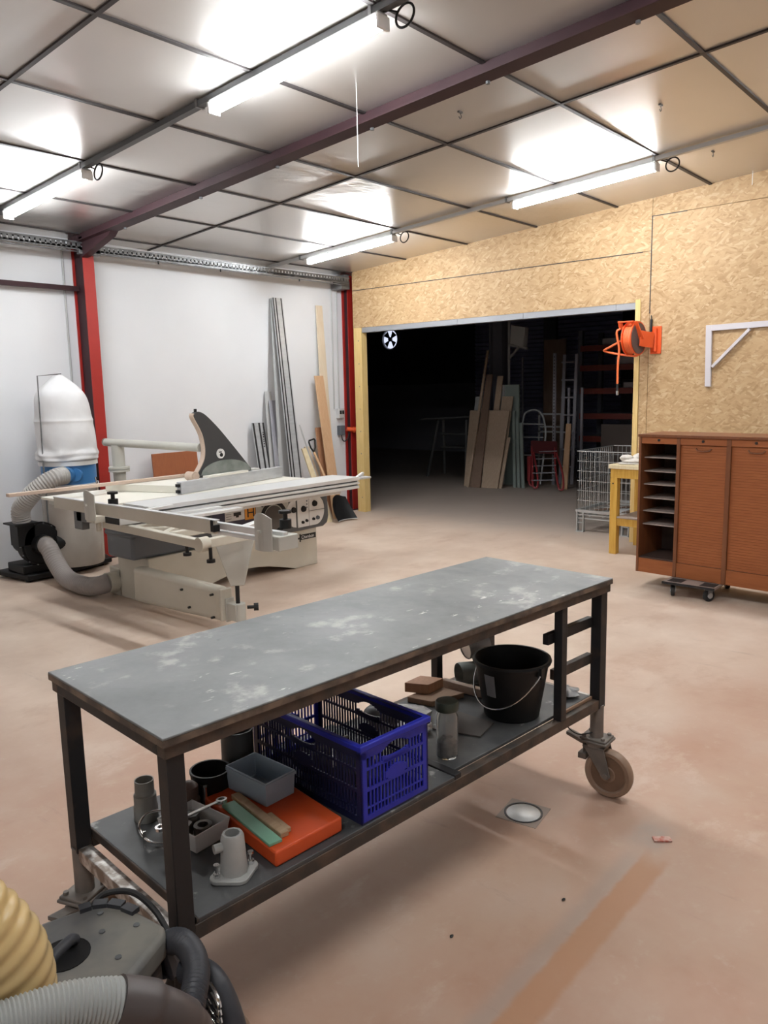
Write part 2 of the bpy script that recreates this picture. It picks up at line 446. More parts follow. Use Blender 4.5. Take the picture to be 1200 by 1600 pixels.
# ------------------------------------------------------------------ the room
XW, YW = 7.88, 7.55          # strand-board wall, white wall
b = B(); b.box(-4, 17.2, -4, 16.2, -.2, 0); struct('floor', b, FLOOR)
b = B(); b.prism([(-4.1, -4.1, ceil_z(-4.1)), (-4.1, YW + .1, ceil_z(YW + .1)), (-4.1, YW + .1, ceil_z(YW + .1) + .1), (-4.1, -4.1, ceil_z(-4.1) + .1)], (8.15 + 4.1, 0, 0))
struct('ceiling', b, CEIL)
b = B(); b.prism([(-4.1, YW, 0), (8.15, YW, 0), (8.15, YW, ceil_z(YW)), (-4.1, YW, ceil_z(YW))], (0, .12, 0)); struct('wall_left', b, WHITE)
b = B(); b.prism([(-4.1, -4.1, 0), (-4.1, YW, 0), (-4.1, YW, ceil_z(YW)), (-4.1, -4.1, ceil_z(-4.1))], (.1, 0, 0)); struct('wall_back', b, WHITE)
b = B(); b.prism([(-4, -4.1, 0), (XW + .1, -4.1, 0), (XW + .1, -4.1, ceil_z(-4.1)), (-4, -4.1, ceil_z(-4.1))], (0, .1, 0)); struct('wall_near', b, WHITE)
# strand-board wall: panels with narrow open seams
b = B(); g = .004; T = .022
def ypan(y0, y1, z0, z1a, z1b):
    b.prism([(XW, y0, z0), (XW, y1, z0), (XW, y1, z1b), (XW, y0, z1a)], (T, 0, 0))
ypan(3.33, 7.30, 2.955 + g, ceil_z(3.33), ceil_z(7.30))
ypan(3.24 + g, 3.33, 2.955 + g, ceil_z(3.24), ceil_z(3.33))
ypan(3.24 + g, 7.30, 2.47, 2.955, 2.955)
ypan(3.24 + g, 3.33, 0, 2.47, 2.47)
ypan(.74, 3.24, 0, 3.285, 3.285); ypan(-1.76, .74 - g, 0, 3.285, 3.285); ypan(-4, -1.76 - g, 0, 3.285, 3.285)
ypan(.74, 3.24, 3.285 + g, ceil_z(.74), ceil_z(3.24)); ypan(-4, .74 - g, 3.285 + g, ceil_z(-4), ceil_z(.74))
struct('wall_right', b, OSB)
b = B(); b.prism([(XW + T + .002, 3.40, 2.47), (XW + T + .002, 7.28, 2.47), (XW + T + .002, 7.28, ceil_z(7.28)), (XW + T + .002, 3.40, ceil_z(3.40))], (.07, 0, 0))
b.prism([(XW + T + .002, -4, 0), (XW + T + .002, 3.38, 0), (XW + T + .002, 3.38, ceil_z(3.38)), (XW + T + .002, -4, ceil_z(-4))], (.07, 0, 0))
struct('wall_hall_side', b, HALL)
# door lining
b = B(); b.box(XW - .012, XW + .1, 7.15, 7.285, 0, 2.47); struct('trim_1', b, PINE, .003)
b = B(); b.box(XW - .008, XW + .1, 3.335, 3.39, 0, 2.50); struct('trim_2', b, PINE, .003)
b = B(); b.box(XW + .005, XW + .10, 3.39, 7.15, 2.405, 2.47)
for y in (6.9, 5.6, 4.7, 3.6): b.box(XW - .001, XW + .006, y, y + .05, 2.41, 2.465)
struct('trim_3', b, mat('pale_galvanised_steel', (.33, .34, .36), .45, .4))
b = B(); b.box(XW - .006, XW - .0005, 3.33, 7.29, 2.95, 2.958); b.box(XW - .005, XW - .0005, 3.236, 3.245, 2.35, 3.29); b.box(XW - .005, XW - .0005, 2.9, 3.24, 3.28, 3.288)
struct('trim_4', b, JOINT)
# screws down the door post
b = B()
for i in range(8): b.cyl((XW - .013, 7.20, .2 + i * .3), (XW - .0105, 7.20, .2 + i * .3), .008, n=8)
struct('trim_5', b, GALV)

# hall beyond the door
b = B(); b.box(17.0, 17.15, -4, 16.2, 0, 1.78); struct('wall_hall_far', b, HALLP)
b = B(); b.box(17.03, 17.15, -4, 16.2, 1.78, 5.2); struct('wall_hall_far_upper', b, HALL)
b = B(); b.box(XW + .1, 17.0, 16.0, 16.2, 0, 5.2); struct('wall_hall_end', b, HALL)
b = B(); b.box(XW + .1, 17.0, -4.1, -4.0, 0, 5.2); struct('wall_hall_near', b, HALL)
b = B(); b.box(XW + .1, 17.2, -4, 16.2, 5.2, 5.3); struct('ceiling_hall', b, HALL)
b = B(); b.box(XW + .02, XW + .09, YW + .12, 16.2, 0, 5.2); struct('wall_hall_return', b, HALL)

# ceiling joint profiles
def jx(y, x0, x1, w=.028): 
    z = ceil_z(y); bb = B(); bb.box(x0, x1, y - w / 2, y + w / 2, z - .010, z + .004); return bb
k = 1
for i in range(-5, 7):
    y = 1.77 + .922 * i
    struct('trim_%d' % (10 + k), jx(y, -4, XW), JOINT); k += 1
for x in (4.97, 2.18, -.9):
    bb = B(); bb.bar((x, -4, ceil_z(-4) - .004), (x, YW, ceil_z(YW) - .004), .026, .014); struct('trim_%d' % (10 + k), bb, JOINT); k += 1

# ------------------------------------------------------------------ steel frame
def beam_bar(x, w, z0, z1):
    bb = B(); bb.prism([(x - w / 2, -4, ceil_z(-4) - z0), (x - w / 2, YW - .02, ceil_z(YW) - z0), (x - w / 2, YW - .02, ceil_z(YW) - z1), (x - w / 2, -4, ceil_z(-4) - z1)], (w, 0, 0)); return bb
t = thing('roof_beam', 'long dark maroon steel roof beam crossing the ceiling to the red column', 'beam', (4.06, YW - .1, ceil_z(YW) - .09))
obj('flange', beam_bar(4.07, .13, .085, .075), BEAM, t); obj('web', beam_bar(4.07, .02, .076, .0), BEAM, t)
bb = B(); bb.prism([(4.06, 7.33, 2.98), (4.06, 7.33, ceil_z(7.33) - .07), (4.06, 6.75, ceil_z(6.75) - .085), (4.06, 6.80, ceil_z(6.8) - .12), (4.06, 7.28, 2.98)], (.08, 0, 0)); obj('haunch', bb, BEAM, t)
bb = B()
for y in (6.6, 5.46, 4.53, 3.6, 2.7, 1.8): bb.cyl((4.12, y, ceil_z(y) - .1), (4.12, y, ceil_z(y) - .08), .014, n=6)
obj('bolt_head', bb, GALV, t)
def column(label, x0, x1, yf, top):
    t = thing('steel_column', label, 'column', ((x0 + x1) / 2, YW - .1, 0), 0)
    bb = B(); bb.box(x0, x1, yf, yf + .012, 0, top); obj('front_flange', bb, RED, t)
    xm = (x0 + x1) / 2
    bb = B(); bb.box(xm - .035, xm + .035, yf + .012, YW - .02, 0, top); obj('web', bb, BEAM, t)
    bb = B(); bb.box(x0, x1, YW - .02, YW - .005, 0, top); obj('rear_flange', bb, RED, t)
    bb = B(); bb.box(x0 - .03, x1 + .03, yf - .03, YW - .005, 0, .012); obj('base_plate', bb, BEAM, t)
    return t
column('red painted steel column behind the dust extractor', 4.09, 4.205, 7.33, ceil_z(7.33) - .02)
column('red painted steel column in the far corner beside the wooden door post', 7.925, 8.07, 7.43, ceil_z(7.33) - .02)
bb = B(); bb.box(-4, 4.10, 7.46, 7.50, 2.675, 2.72); solo('wall_rail', bb, BEAM, 'thin maroon steel rail on the white wall left of the column', 'rail')
for (x, lab) in ((3.99, 'thin grey pipe running up the white wall left of the red column'), (7.72, 'thin grey conduit dropping down the white wall above the switch box'), (7.815, 'thin conduit on the white wall nearest the corner column')):
    bb = B(); bb.cyl((x, YW - .0098, 1.41 if x > 5 else .02), (x, YW - .012, 3.12), .010, n=10); solo('conduit', bb, LOUV, lab, 'pipe')

# perforated cable tray
t = thing('cable_tray', 'perforated grey cable tray along the top of the white wall', 'cable tray', (2, 7.30, 3.03))
def tray(x0, x1, z0, z1, sag):
    bb = B(); n = int((x1 - x0) / .05)
    for zz in (0, .062):
        bb.hexa([(x0, 7.27, z0 + zz), (x1, 7.27, z1 + zz), (x1, 7.275, z1 + zz), (x0, 7.275, z0 + zz), (x0, 7.27, z0 + zz + .016), (x1, 7.27, z1 + zz + .016), (x1, 7.275, z1 + zz + .016), (x0, 7.275, z0 + zz + .016)])
    for i in range(n):
        x = x0 + (x1 - x0) * i / n; z = z0 + (z1 - z0) * i / n
        bb.box(x, x + .034, 7.27, 7.274, z + .012, z + .066); bb.box(x, x + .0505, 7.27, 7.274, z + .012, z + .03)
    bb.box(x0, x1, 7.275, 7.33, min(z0, z1), min(z0, z1) + .004)
    return bb
obj('tray_run', tray(-4, 4.06, 3.02, 3.035, 0), GALV, t); obj('tray_run', tray(4.2, 7.80, 3.02, 3.035, 0), GALV, t)
bb = B(); bb.box(4.03, 4.25, 7.27, 7.325, 3.0, 3.075); obj('tray_joint', bb, GALV, t, .004)
bb = B()
pts = spline([(-4, 7.3, 3.07), (0, 7.3, 3.09), (2.5, 7.3, 3.075), (3.4, 7.3, 3.10), (4.1, 7.29, 3.06), (5, 7.3, 3.08), (6.4, 7.3, 3.06), (7.75, 7.3, 3.07)], 10)
bb.tube(pts, .012, 8); bb.tube([p + Vector((0, .022, .006)) for p in pts], .010, 8); obj('cable', bb, BLACKR, t)
bb = B()
for x in (4.9, 5.7, 6.9): bb.cyl((x, 7.272, 2.99), (x, 7.272, 3.02), .008, n=6)
obj('bolt_head', bb, BLACK, t)
bb = B(); bb.box(4.06, 4.20, 7.262, 7.33, 3.10, 3.165); solo('junction_box', bb, ALUW, 'pale junction box at the top of the column behind the dust extractor', 'junction box', bevel=.004)
t = thing('junction_box', 'dark steel junction housing at the top of the corner column', 'junction box', (7.78, 7.27, 2.99))
bb = B(); bb.box(7.715, 7.872, 7.335, 7.549, 2.975, 3.045); obj('housing', bb, GALV, t, .004)
bb = B(); bb.box(7.77, 7.86, 7.335, 7.549, 3.0455, 3.16); obj('cover', bb, DGREY, t, .004)

# ------------------------------------------------------------------ lighting
for (x, lab) in ((3.13, 'metal lighting rail under the left part of the ceiling carrying two lamps'), (6.60, 'metal lighting rail under the right part of the ceiling near the strand board wall')):
    t = thing('lighting_rail', lab, 'rail', (x, 2, ceil_z(2) - .05))
    bb = B(); bb.bar((x, -3.9, ceil_z(-3.9) - .028), (x, YW - .04, ceil_z(YW - .04) - .028), .045, .034); obj('channel', bb, LOUV if x > 5 else DGREY, t)
    for i in range(7):
        y = 6.9 - 1.4 * i; bb = B(); bb.box(x - .03, x + .03, y, y + .02, ceil_z(y) - .05, ceil_z(y) - .002); obj('clip', bb, GALV, t)
def lamp(x, y0, y1, label):
    ym = (y0 + y1) / 2; t = thing('ceiling_lamp', label, 'lamp', (x, ym, ceil_z(ym) - .12))
    dz = -.050
    bb = B(); bb.bar((x, y0 - .01, ceil_z(y0) + dz - .010), (x, y1 + .01, ceil_z(y1) + dz - .010), .07, .022); obj('batten', bb, LOUV, t, .003)
    bb = B(); n = 10; rings = []
    for y in (y0, y1):
        zc = ceil_z(y) + dz - .026
        rings.append([bb.bm.verts.new((x + .040 * math.cos(PI + PI * i / n), y, zc + .048 * math.sin(PI + PI * i / n) )) for i in range(n + 1)])
    bb.skin(rings); obj('diffuser', bb, TUBE, t)
    for y, s in ((y0, -1), (y1, 1)):
        bb = B(); zc = ceil_z(y) + dz - .04; bb.box(x - .042, x + .042, min(y, y + s * .018), max(y, y + s * .018), zc - .036, zc + .028); obj('end_cap', bb, WHITEP, t, .003)
    y = y0 - .13; bb = B(); zc = ceil_z(y) - .10
    bb.tube([(x + .02 + .008 * math.sin(a), y + .055 * math.cos(a), zc + .055 * math.sin(a)) for a in [2 * PI * i / 24 for i in range(24)]], .006, 8, closed=True)
    bb.tube([(x + .02, y + .05, zc + .03), (x + .02, y + .10, zc + .052), (x, y0 - .01, zc + .05)], .005, 8)
    obj('cable_loop', bb, BLACK, t)
    return t
lamp(3.13, 2.66, 3.97, 'lit ceiling lamp at the top centre of the picture, the nearest of the left rail')
lamp(3.13, 5.47, 6.73, 'lit ceiling lamp at the far left above the dust extractor')
lamp(6.60, 2.70, 4.02, 'lit ceiling lamp on the right rail above the door opening')
lamp(6.60, 5.50, 6.77, 'lit ceiling lamp on the right rail nearest the far corner')
# added lamps out of view over the near part, to brighten the foreground
for (x, y0, y1) in ((3.13, -.10, 1.18), (6.60, -.10, 1.18), (-.35, -.10, 1.18)):
    q_ = lamp(x, y0, y1, 'added unseen lamp over the near part of the workshop, brightening the foreground'); q_['group'] = 'added unseen lamps for the foreground'
for (x, y, lab) in ((5.55, 2.25, 'small metal hook on the ceiling panel nearest the wide bare joint'), (6.9, 2.35, 'small metal hook on the ceiling panel right of the lit lamp'), (4.55, 3.2, 'small metal hook under the wrinkled foil panel beside the beam')):
    bb = B(); bb.box(x - .02, x + .02, y - .008, y + .008, ceil_z(y) - .010, ceil_z(y)); bb.tube(spline([(x, y, ceil_z(y) - .01), (x + .015, y, ceil_z(y) - .03), (x, y, ceil_z(y) - .045), (x - .015, y, ceil_z(y) - .035)], 4), .003, 6)
    solo('ceiling_hook', bb, GALV, lab, 'hook')
bb = B(); bb.cyl((3.70, 3.35, 2.98), (3.70, 3.35, ceil_z(3.35)), .0022, n=6)
solo('hanging_string', bb, WHITEP, 'thin white string hanging from the ceiling beside the maroon beam', 'string')
bb = B(); bb.cyl((7.8, 2.3, 3.40), (7.8, 2.3, ceil_z(2.3)), .003, n=6); solo('hanging_string', bb, WHITEP, 'short white string end hanging at the top of the strand board wall', 'string')

# ------------------------------------------------------------------ panel saw
t = saw = thing('panel_saw', 'cream and grey sliding panel saw with black blade guard and crosscut table', 'saw', (4.3, 5.6, 0))
# base with arched plinth
bb = B(); arch = [(3.36, .37), (3.36, .0), (3.72, .0)]
for i in range(9): 
    u = i / 8; arch.append((3.85 + u * 1.0, .02 + .085 * math.sin(PI * u)))
arch += [(4.92, 0), (5.21, 0), (5.21, .37)]
bb.prism([(x, 5.38, z) for x, z in arch], (0, .45, 0)); obj('base', bb, CREAM, t, .006)
bb = B(); bb.box(3.24, 4.1, 5.40, 5.78, .37, .62); bb.box(3.225, 4.1, 5.388, 5.79, .545, .60); obj('lower_housing', bb, MGREY, t, .03, seg=3)
# fascia
fas = B(); P = []
x0, x1, z0, z1, r = 4.02, 5.42, .36, .735, .05
fas.prism([(x0, 5.345, z0 + .13), (x0 + .35, 5.345, z0 + .03), (4.8, 5.345, z0 - .005), (x1 - .08, 5.345, z0), (x1 - .02, 5.345, z0 + .03), (x1, 5.345, z0 + .1), (x1 - .015, 5.345, z1 - .03), (x1 - .06, 5.345, z1), (x0, 5.345, z1)], (0, .6, 0))
fa = obj('fascia', fas, DGREY, t, .018, seg=3)
bb = B(); bb.prism([(4.03, 5.338, .52), (4.62, 5.338, .455), (4.62, 5.338, .70), (4.03, 5.338, .70)], (0, .006, 0)); obj('navy_panel', bb, NAVY, fa)
bb = B(); bb.box(4.16, 4.37, 5.333, 5.338, .565, .665); lb = obj('instruction_label', bb, LABELW, fa)
bb = B(); bb.box(4.25, 4.33, 5.331, 5.333, .605, .635); bb.box(4.275, 4.305, 5.331, 5.333, .590, .605)
for i in range(4): bb.box(4.17, 4.225, 5.331, 5.333, .585 + .02 * i, .588 + .02 * i)
obj('label_print', bb, INK, fa)
bb = B(); bb.box(4.375, 4.49, 5.332, 5.338, .555, .675); obj('orange_emblem', bb, LABELO, fa)
Rf = Matrix.Rotation(PI / 2, 4, 'X')
text('emblem_letter', 'H', .115, Matrix.Translation((4.39, 5.331, .575)) @ Rf, INK, fa, xs=1.15)
bb = B(); bb.prism([(4.50, 5.334, .47), (4.885, 5.334, .44), (4.885, 5.334, .705), (4.50, 5.334, .665)], (0, .006, 0)); obj('wheel_plate', bb, GREYP, fa)
bb = B(); bb.lathe([(.155, 0), (.155, -.012), (.125, -.012), (.118, .02), (.0, .03)], (4.70, 5.334, .53), (0, 1, 0), 32); obj('handwheel_ring', bb, BLACK, fa)
bb = B(); bb.lathe([(.0, .0), (.10, .0), (.112, .006)], (4.70, 5.325, .53), (0, 1, 0), 32); obj('handwheel_recess', bb, mat('brown_grey_recess', (.085, .075, .07), .5), fa)
bb = B()
for (x, z) in ((4.57, .655), (4.81, .68)): bb.cyl((x, 5.327, z), (x, 5.334, z), .012, n=10)
obj('screw', bb, BLACK, fa)
# control panel: rounded white plate in four fields
def disc_part(cx, cz, r, a0, a1, n=12): return [(cx + r * math.cos(a0 + (a1 - a0) * i / n), cz + r * math.sin(a0 + (a1 - a0) * i / n)) for i in range(n + 1)]
def plate(poly): 
    q = B(); q.prism([(x, 5.330, z) for x, z in poly], (0, .010, 0)); return q
cz = .535
obj('control_plate', plate(disc_part(4.985, cz, .135, PI / 2 + .1, 3 * PI / 2 - .1)), LABELW, fa)
obj('control_plate', plate([(4.992, .395), (5.135, .395), (5.135, .675), (4.992, .675)]), LABELW, fa)
obj('control_plate', plate([(5.142, cz + .003)] + [(5.22 + .12 * math.sin(a), cz + .003 + .137 * (1 - (1 - math.cos(a)) ) ) for a in [PI / 2 * i / 8 for i in range(8, -1, -1)]] + [(5.142, cz + .14)]), LABELW, fa)
obj('control_plate', plate([(5.142, cz - .003)] + [(5.142, cz - .14)] + [(5.22 + .12 * math.sin(a), cz - .003 - .137 * math.cos(a)) for a in [PI / 2 * i / 8 for i in range(0, 9)]]), LABELW, fa)
for (x, z, r) in ((5.065, .565, .030), (5.21, .60, .030), (4.94, .57, .028), (5.05, .44, .014), (5.10, .45, .014), (5.19, .455, .014), (5.245, .46, .02)):
    q = B(); q.cyl((x, 5.330, z), (x, 5.312, z), r, r * .85, 16); obj('control_knob', q, BLACK if r != .02 else MGREY, fa)
q = B()
for i in range(3): q.cyl((5.112, 5.330, .575 + .03 * i), (5.112, 5.326, .575 + .03 * i), .007, n=8)
obj('indicator', q, MGREY, fa)
fa.location.x = -.065
# maker's lettering on the base
q = B(); q.box(5.00, 5.195, 5.376, 5.38, .262, .312); obj('badge', q, INK, t)
text('maker_name', 'Chambon', .045, Matrix.Translation((5.006, 5.3755, .272)) @ Rf, WHITEP, t, xs=.92)
q = B(); q.box(4.935, 4.950, 5.376, 5.38, .245, .32); q.box(4.985, 4.998, 5.376, 5.38, .245, .32); q.box(4.950, 4.985, 5.376, 5.38, .272, .288); q.box(4.92, 4.929, 5.376, 5.38, .245, .32); obj('maker_emblem', q, INK, t)
# main table
q = B(); q.box(2.96, 5.05, 5.34, 6.25, .83, .85); obj('main_table', q, TBLW, t, .003)
q = B(); q.box(4.1, 5.0, 5.42, 6.15, .37, .83); obj('cabinet', q, CREAM, t)
q = B(); q.box(3.0, 5.02, 5.38, 5.42, .79, .83); q.box(3.0, 3.04, 5.42, 6.2, .79, .83); obj('table_rib', q, GREYP, t)
q = B(); q.hexa([(3.72, 5.44, .852), (4.95, 5.66, .852), (4.75, 6.2, .852), (3.46, 6.12, .852), (3.72, 5.44, .912), (4.95, 5.66, .912), (4.75, 6.2, .912), (3.46, 6.12, .912)]); obj('rip_table', q, TBLW, t, .003)
# sliding carriage: extruded profile with grooves
prof = [(4.95, .745), (4.95, .770), (4.965, .772), (4.965, .784), (4.945, .786), (4.945, .804), (4.965, .806), (4.965, .818), (4.945, .820), (4.945, .852), (5.30, .852), (5.30, .745)]
q = B(); q.prism([(3.13, y, z) for y, z in prof], (2.24, 0, 0)); rail = obj('sliding_table', q, ALUW, t, .002)
q = B(); q.box(3.12, 3.13, 4.945, 5.02, .772, .85); obj('end_plate', q, ALUW, rail)
q = B()
for (y, z) in ((4.96, .80), (4.985, .83), (4.99, .795)): q.cyl((3.115, y, z), (3.121, y, z), .010, n=10)
obj('bolt_hole', q, INK, rail)
q = B(); q.box(3.40, 5.30, 5.12, 5.28, .69, .745); obj('carriage_beam', q, ALUW, t, .004)
q = B(); q.box(3.16, 3.72, 4.88, 4.942, .765, .79); obj('slide_bar', q, ALUW, t, .003); q = B(); q.box(3.22, 3.86, 4.80, 4.875, .745, .77); obj('slide_bar', q, ALUW, t, .003)
q = B(); q.box(3.2, 5.36, 4.9635, 4.9645, .774, .782); q.box(3.2, 5.36, 4.9635, 4.9645, .808, .816); obj('groove_strip', q, DGREY, rail)
q = B(); q.tube(spline([(5.36, 4.98, .845), (5.44, 4.98, .875), (5.50, 5.02, .865), (5.53, 5.10, .84)], 6), .012, 8); obj('handle', q, ALUW, rail)
q = B(); q.box(5.37, 5.60, 5.0, 5.14, .815, .832); obj('end_stop', q, ALU, rail, .004)
# aluminium rip fence
q = B(); q.hexa([(3.68, 5.34, .852), (5.0, 5.60, .852), (4.99, 5.65, .852), (3.67, 5.39, .852), (3.68, 5.34, .95), (5.0, 5.60, .95), (4.99, 5.65, .95), (3.67, 5.39, .95)]); rf = obj('rip_fence', q, ALU, t, .003)
q = B(); q.box(3.655, 3.675, 5.345, 5.385, .862, .885); q.box(3.655, 3.675, 5.345, 5.385, .91, .935); obj('fence_slot', q, BLACK, rf)
q = B(); q.hexa([(4.0, 5.40, .95), (4.5, 5.49, .95), (4.49, 5.56, .95), (3.99, 5.47, .95), (4.0, 5.40, .966), (4.5, 5.49, .966), (4.49, 5.56, .966), (3.99, 5.47, .966)]); obj('fence_cap', q, TBLW, rf)
# blade guard (shark fin) hung on an overhead arm
cur = [(3.985, .935), (4.02, .985), (4.075, 1.06), (4.10, 1.12), (4.105, 1.20), (4.09, 1.29), (4.06, 1.36), (4.02, 1.43), (4.005, 1.47), (4.03, 1.495), (4.065, 1.50), (4.11, 1.485), (4.17, 1.44), (4.27, 1.345), (4.38, 1.225), (4.50, 1.09), (4.60, .975), (4.64, .93), (4.56, .94), (4.3, .955)]
sp = [(p.x, p.z) for p in spline([(x, 0, z) for x, z in cur[:17]], 4)] + [(4.60, .95)]
q = B(); q.prism([(x, 5.575, z) for x, z in sp], (0, .05, 0)); gd = obj('blade_guard', q, mat('charcoal_guard_paint', (.05, .052, .055), .45), t, .004)
edge = [(x, z) for x, z in sp if x < 4.11 and z < 1.49]
q = B()
for (a, c) in zip(edge, edge[1:]): q.bar((a[0] - .004, 5.600, a[1]), (c[0] - .004, 5.600, c[1]), .055, .008, (1, 0, .1))
obj('guard_rim', q, LATH, gd)
gl = [(4.03, .962)] + disc_part(4.32, .955, .27, PI - .06, .06, 16) + [(4.58, .962)]
q = B(); q.prism([(x, 5.566, .955 + (z - .955) * .44) for x, z in gl], (0, .008, 0)); obj('guard_window', q, mat('smoky_green_window', (.17, .20, .18), .2, 0, (.30, .33, .31), scale=6), gd)
q = B(); q.cyl((3.985, 5.565, .955), (3.985, 5.67, .955), .040, n=20); q.cyl((3.985, 5.56, .955), (3.985, 5.565, .955), .030, n=16); obj('guard_roller', q, LATH, gd)
q = B(); q.cyl((4.265, 5.568, 1.13), (4.265, 5.575, 1.13), .043, n=24); em = obj('guard_emblem', q, LABELW, gd)
q = B(); q.cyl((4.27, 5.566, 1.118), (4.27, 5.568, 1.118), .017, n=16); q.box(4.245, 4.275, 5.566, 5.568, 1.14, 1.148); obj('emblem_print', q, INK, gd)
q = B(); q.cyl((4.045, 5.60, 1.495), (4.045, 5.60, 1.525), .014, n=10); obj('guard_knob', q, BLACK, gd)
q = B(); q.box(4.60, 4.70, 5.57, 5.66, .915, .965); obj('guard_hinge', q, GREYP, gd, .006)
q = B(); q.cyl((3.84, 6.72, 1.225), (4.10, 5.64, 1.19), .036, n=20); q.lathe([(0.0, -.012), (.03, -.006), (.036, 0)], (3.835, 6.735, 1.226), (.25, -.97, 0), 20); arm = obj('guard_arm', q, GREYP, t)
q = B(); q.cyl((3.885, 6.60, .02), (3.885, 6.60, 1.20), .052, .058, 20); q.cyl((3.885, 6.60, .955), (3.885, 6.60, .975), .095, n=20); q.cyl((3.885, 6.60, .98), (3.885, 6.60, 1.0), .095, n=20); q.cyl((3.885, 6.60, 0), (3.885, 6.60, .02), .11, n=20); obj('guard_post', q, GREYP, t)
# crosscut table (open frame) with fence, stops and telescopic leg
q = B(); q.box(2.765, 2.80, 3.72, 5.64, .835, .915); fc = obj('crosscut_fence', q, CREAM, t, .003)
q = B(); q.box(2.762, 2.800, 3.70, 5.64, .915, .921); obj('fence_top_strip', q, ALUW, fc)
q = B(); q.box(2.80, 2.835, 3.15, 3.78, .862, .90); obj('fence_extension', q, ALUW, fc, .003)
q = B(); q.box(2.755, 2.765, 3.715, 3.735, .85, .92); q.box(2.755, 2.80, 3.70, 3.718, .85, .89); obj('fence_lock', q, BLACK, fc, .003)
def flip_stop(y, s):
    q = B(); pr = []
    for i in range(7):
        u = i / 6; pr.append((2.735 - .02 * math.sin(PI * u), u))
    zz0, zz1 = .80, 1.01
    for k in range(6):
        a, c = pr[k], pr[k + 1]
        q.hexa([(a[0], y - .07 + .14 * a[1], zz0), (c[0], y - .07 + .14 * c[1], zz0), (c[0] + .006, y - .07 + .14 * c[1], zz0), (a[0] + .006, y - .07 + .14 * a[1], zz0),
                (a[0], y - .07 + .14 * a[1], zz1 - .03 + .03 * math.sin(PI * a[1])), (c[0], y - .07 + .14 * c[1], zz1 - .03 + .03 * math.sin(PI * c[1])), (c[0] + .006, y - .07 + .14 * c[1], zz1 - .03 + .03 * math.sin(PI * c[1])), (a[0] + .006, y - .07 + .14 * a[1], zz1 - .03 + .03 * math.sin(PI * a[1]))])
    o = obj('flip_stop', q, GREYP, fc)
    q = B(); q.box(2.70, 2.76, y - .01, y + .01, .90, .915); obj('stop_bracket', q, GREYP, o)
flip_stop(5.07, 1); flip_stop(3.24, 1)
q = B(); q.box(2.76, 2.90, 3.14, 3.25, .80, .88); obj('stop_block', q, GREYP, fc, .004)
for (x, y) in ((2.82, 4.90), (2.90, 3.24)):
    q = B(); q.cyl((x, y, .90), (x, y, .95), .034, n=14); q.cyl((x, y, .95), (x, y, .985), .014, n=10); q.cyl((x, y, .985), (x, y, 1.0), .036, n=14); obj('clamp_knob', q, BLACK, fc)
for a__, b__, w__ in (((2.825, 5.3, .838), (2.825, 3.30, .838), .045), ((2.84, 3.66, .842), (3.24, 3.83, .842), .05), ((2.84, 4.84, .842), (3.30, 4.92, .842), .035)):
    q = B(); q.bar(a__, b__, w__, .022); obj('frame_bar', q, ALUW, t, .003)
q = B(); q.bar((3.03, 5.40, .70), (2.96, 4.10, .70), .05, .06); q.bar((2.96, 4.10, .70), (3.35, 4.12, .70), .05, .06); q.bar((3.03, 5.0, .70), (3.5, 5.0, .70), .05, .05); q.bar((3.03, 4.55, .70), (3.5, 4.55, .70), .05, .05); q.bar((3.02, 4.9, .705), (3.42, 4.62, .705), .04, .03); q.bar((3.42, 4.9, .705), (3.02, 4.62, .705), .04, .03); fr = obj('support_frame', q, CREAM, t, .006)
q = B(); q.cyl((2.925, 4.10, .70), (2.995, 4.10, .70), .048, n=18); obj('pivot_boss', q, CREAM, fr)
q = B(); q.box(2.93, 3.10, 5.02, 5.22, .735, .79); obj('clamp_block', q, ALUW, fr, .004)
q = B(); q.box(2.925, 2.935, 5.03, 5.21, .74, .785); obj('clamp_end', q, BLACK, fr)
q = B(); q.box(2.90, 3.02, 5.40, 5.58, .72, .80); q.box(2.90, 2.96, 5.50, 5.62, .66, .80); obj('table_bracket', q, DGREY, fr, .006)
q = B(); q.box(2.86, 3.00, 5.24, 5.36, .74, .79); q.cyl((2.92, 5.3, .67), (2.92, 5.3, .74), .02, n=10); obj('clamp_block', q, CREAM, fr, .004)
for (x, y) in ((2.98, 4.05), (3.02, 4.36)):
    q = B(); q.cyl((x, y, .60), (x, y, .68), .012, n=10); q.cyl((x, y, .585), (x, y, .605), .028, n=12); obj('clamp_knob', q, BLACK, fr)
u = Vector((.787, -.617, 0)); v_ = Vector((.617, .787, 0)); c0 = Vector((3.335, 4.25, 0))
def lw(a, z, d=0): return c0 + u * a + v_ * d + Vector((0, 0, z))
q = B(); q.prism([lw(-.165, .735, -.03), lw(.155, .745, -.03), lw(.05, .335, -.03), lw(-.045, .335, -.03)], v_ * .06); obj('outrigger_leg', q, GREYP, t, .006)
q = B(); q.cyl(lw(0, .16), lw(0, .34), .015, n=14); obj('leg_rod', q, BSTEEL, t)
q = B(); q.hexa([(3.232, 5.42, .045), (3.262, 4.37, .065), (3.362, 4.37, .065), (3.34, 5.42, .045), (3.232, 5.42, .325), (3.262, 4.37, .305), (3.362, 4.37, .305), (3.34, 5.42, .325)]); sa = obj('swing_arm', q, CREAM, t, .035, seg=4)
q = B(); q.box(3.262, 3.362, 4.345, 4.372, .07, .30); obj('arm_end_plate', q, CREAM, sa, .008)
q = B()
for (y, z) in ((4.43, .09), (4.43, .255), (4.70, .12), (4.78, .24)): q.cyl((3.235, y, z), (3.262, y, z), .009, n=10)
obj('bolt_hole', q, INK, sa)
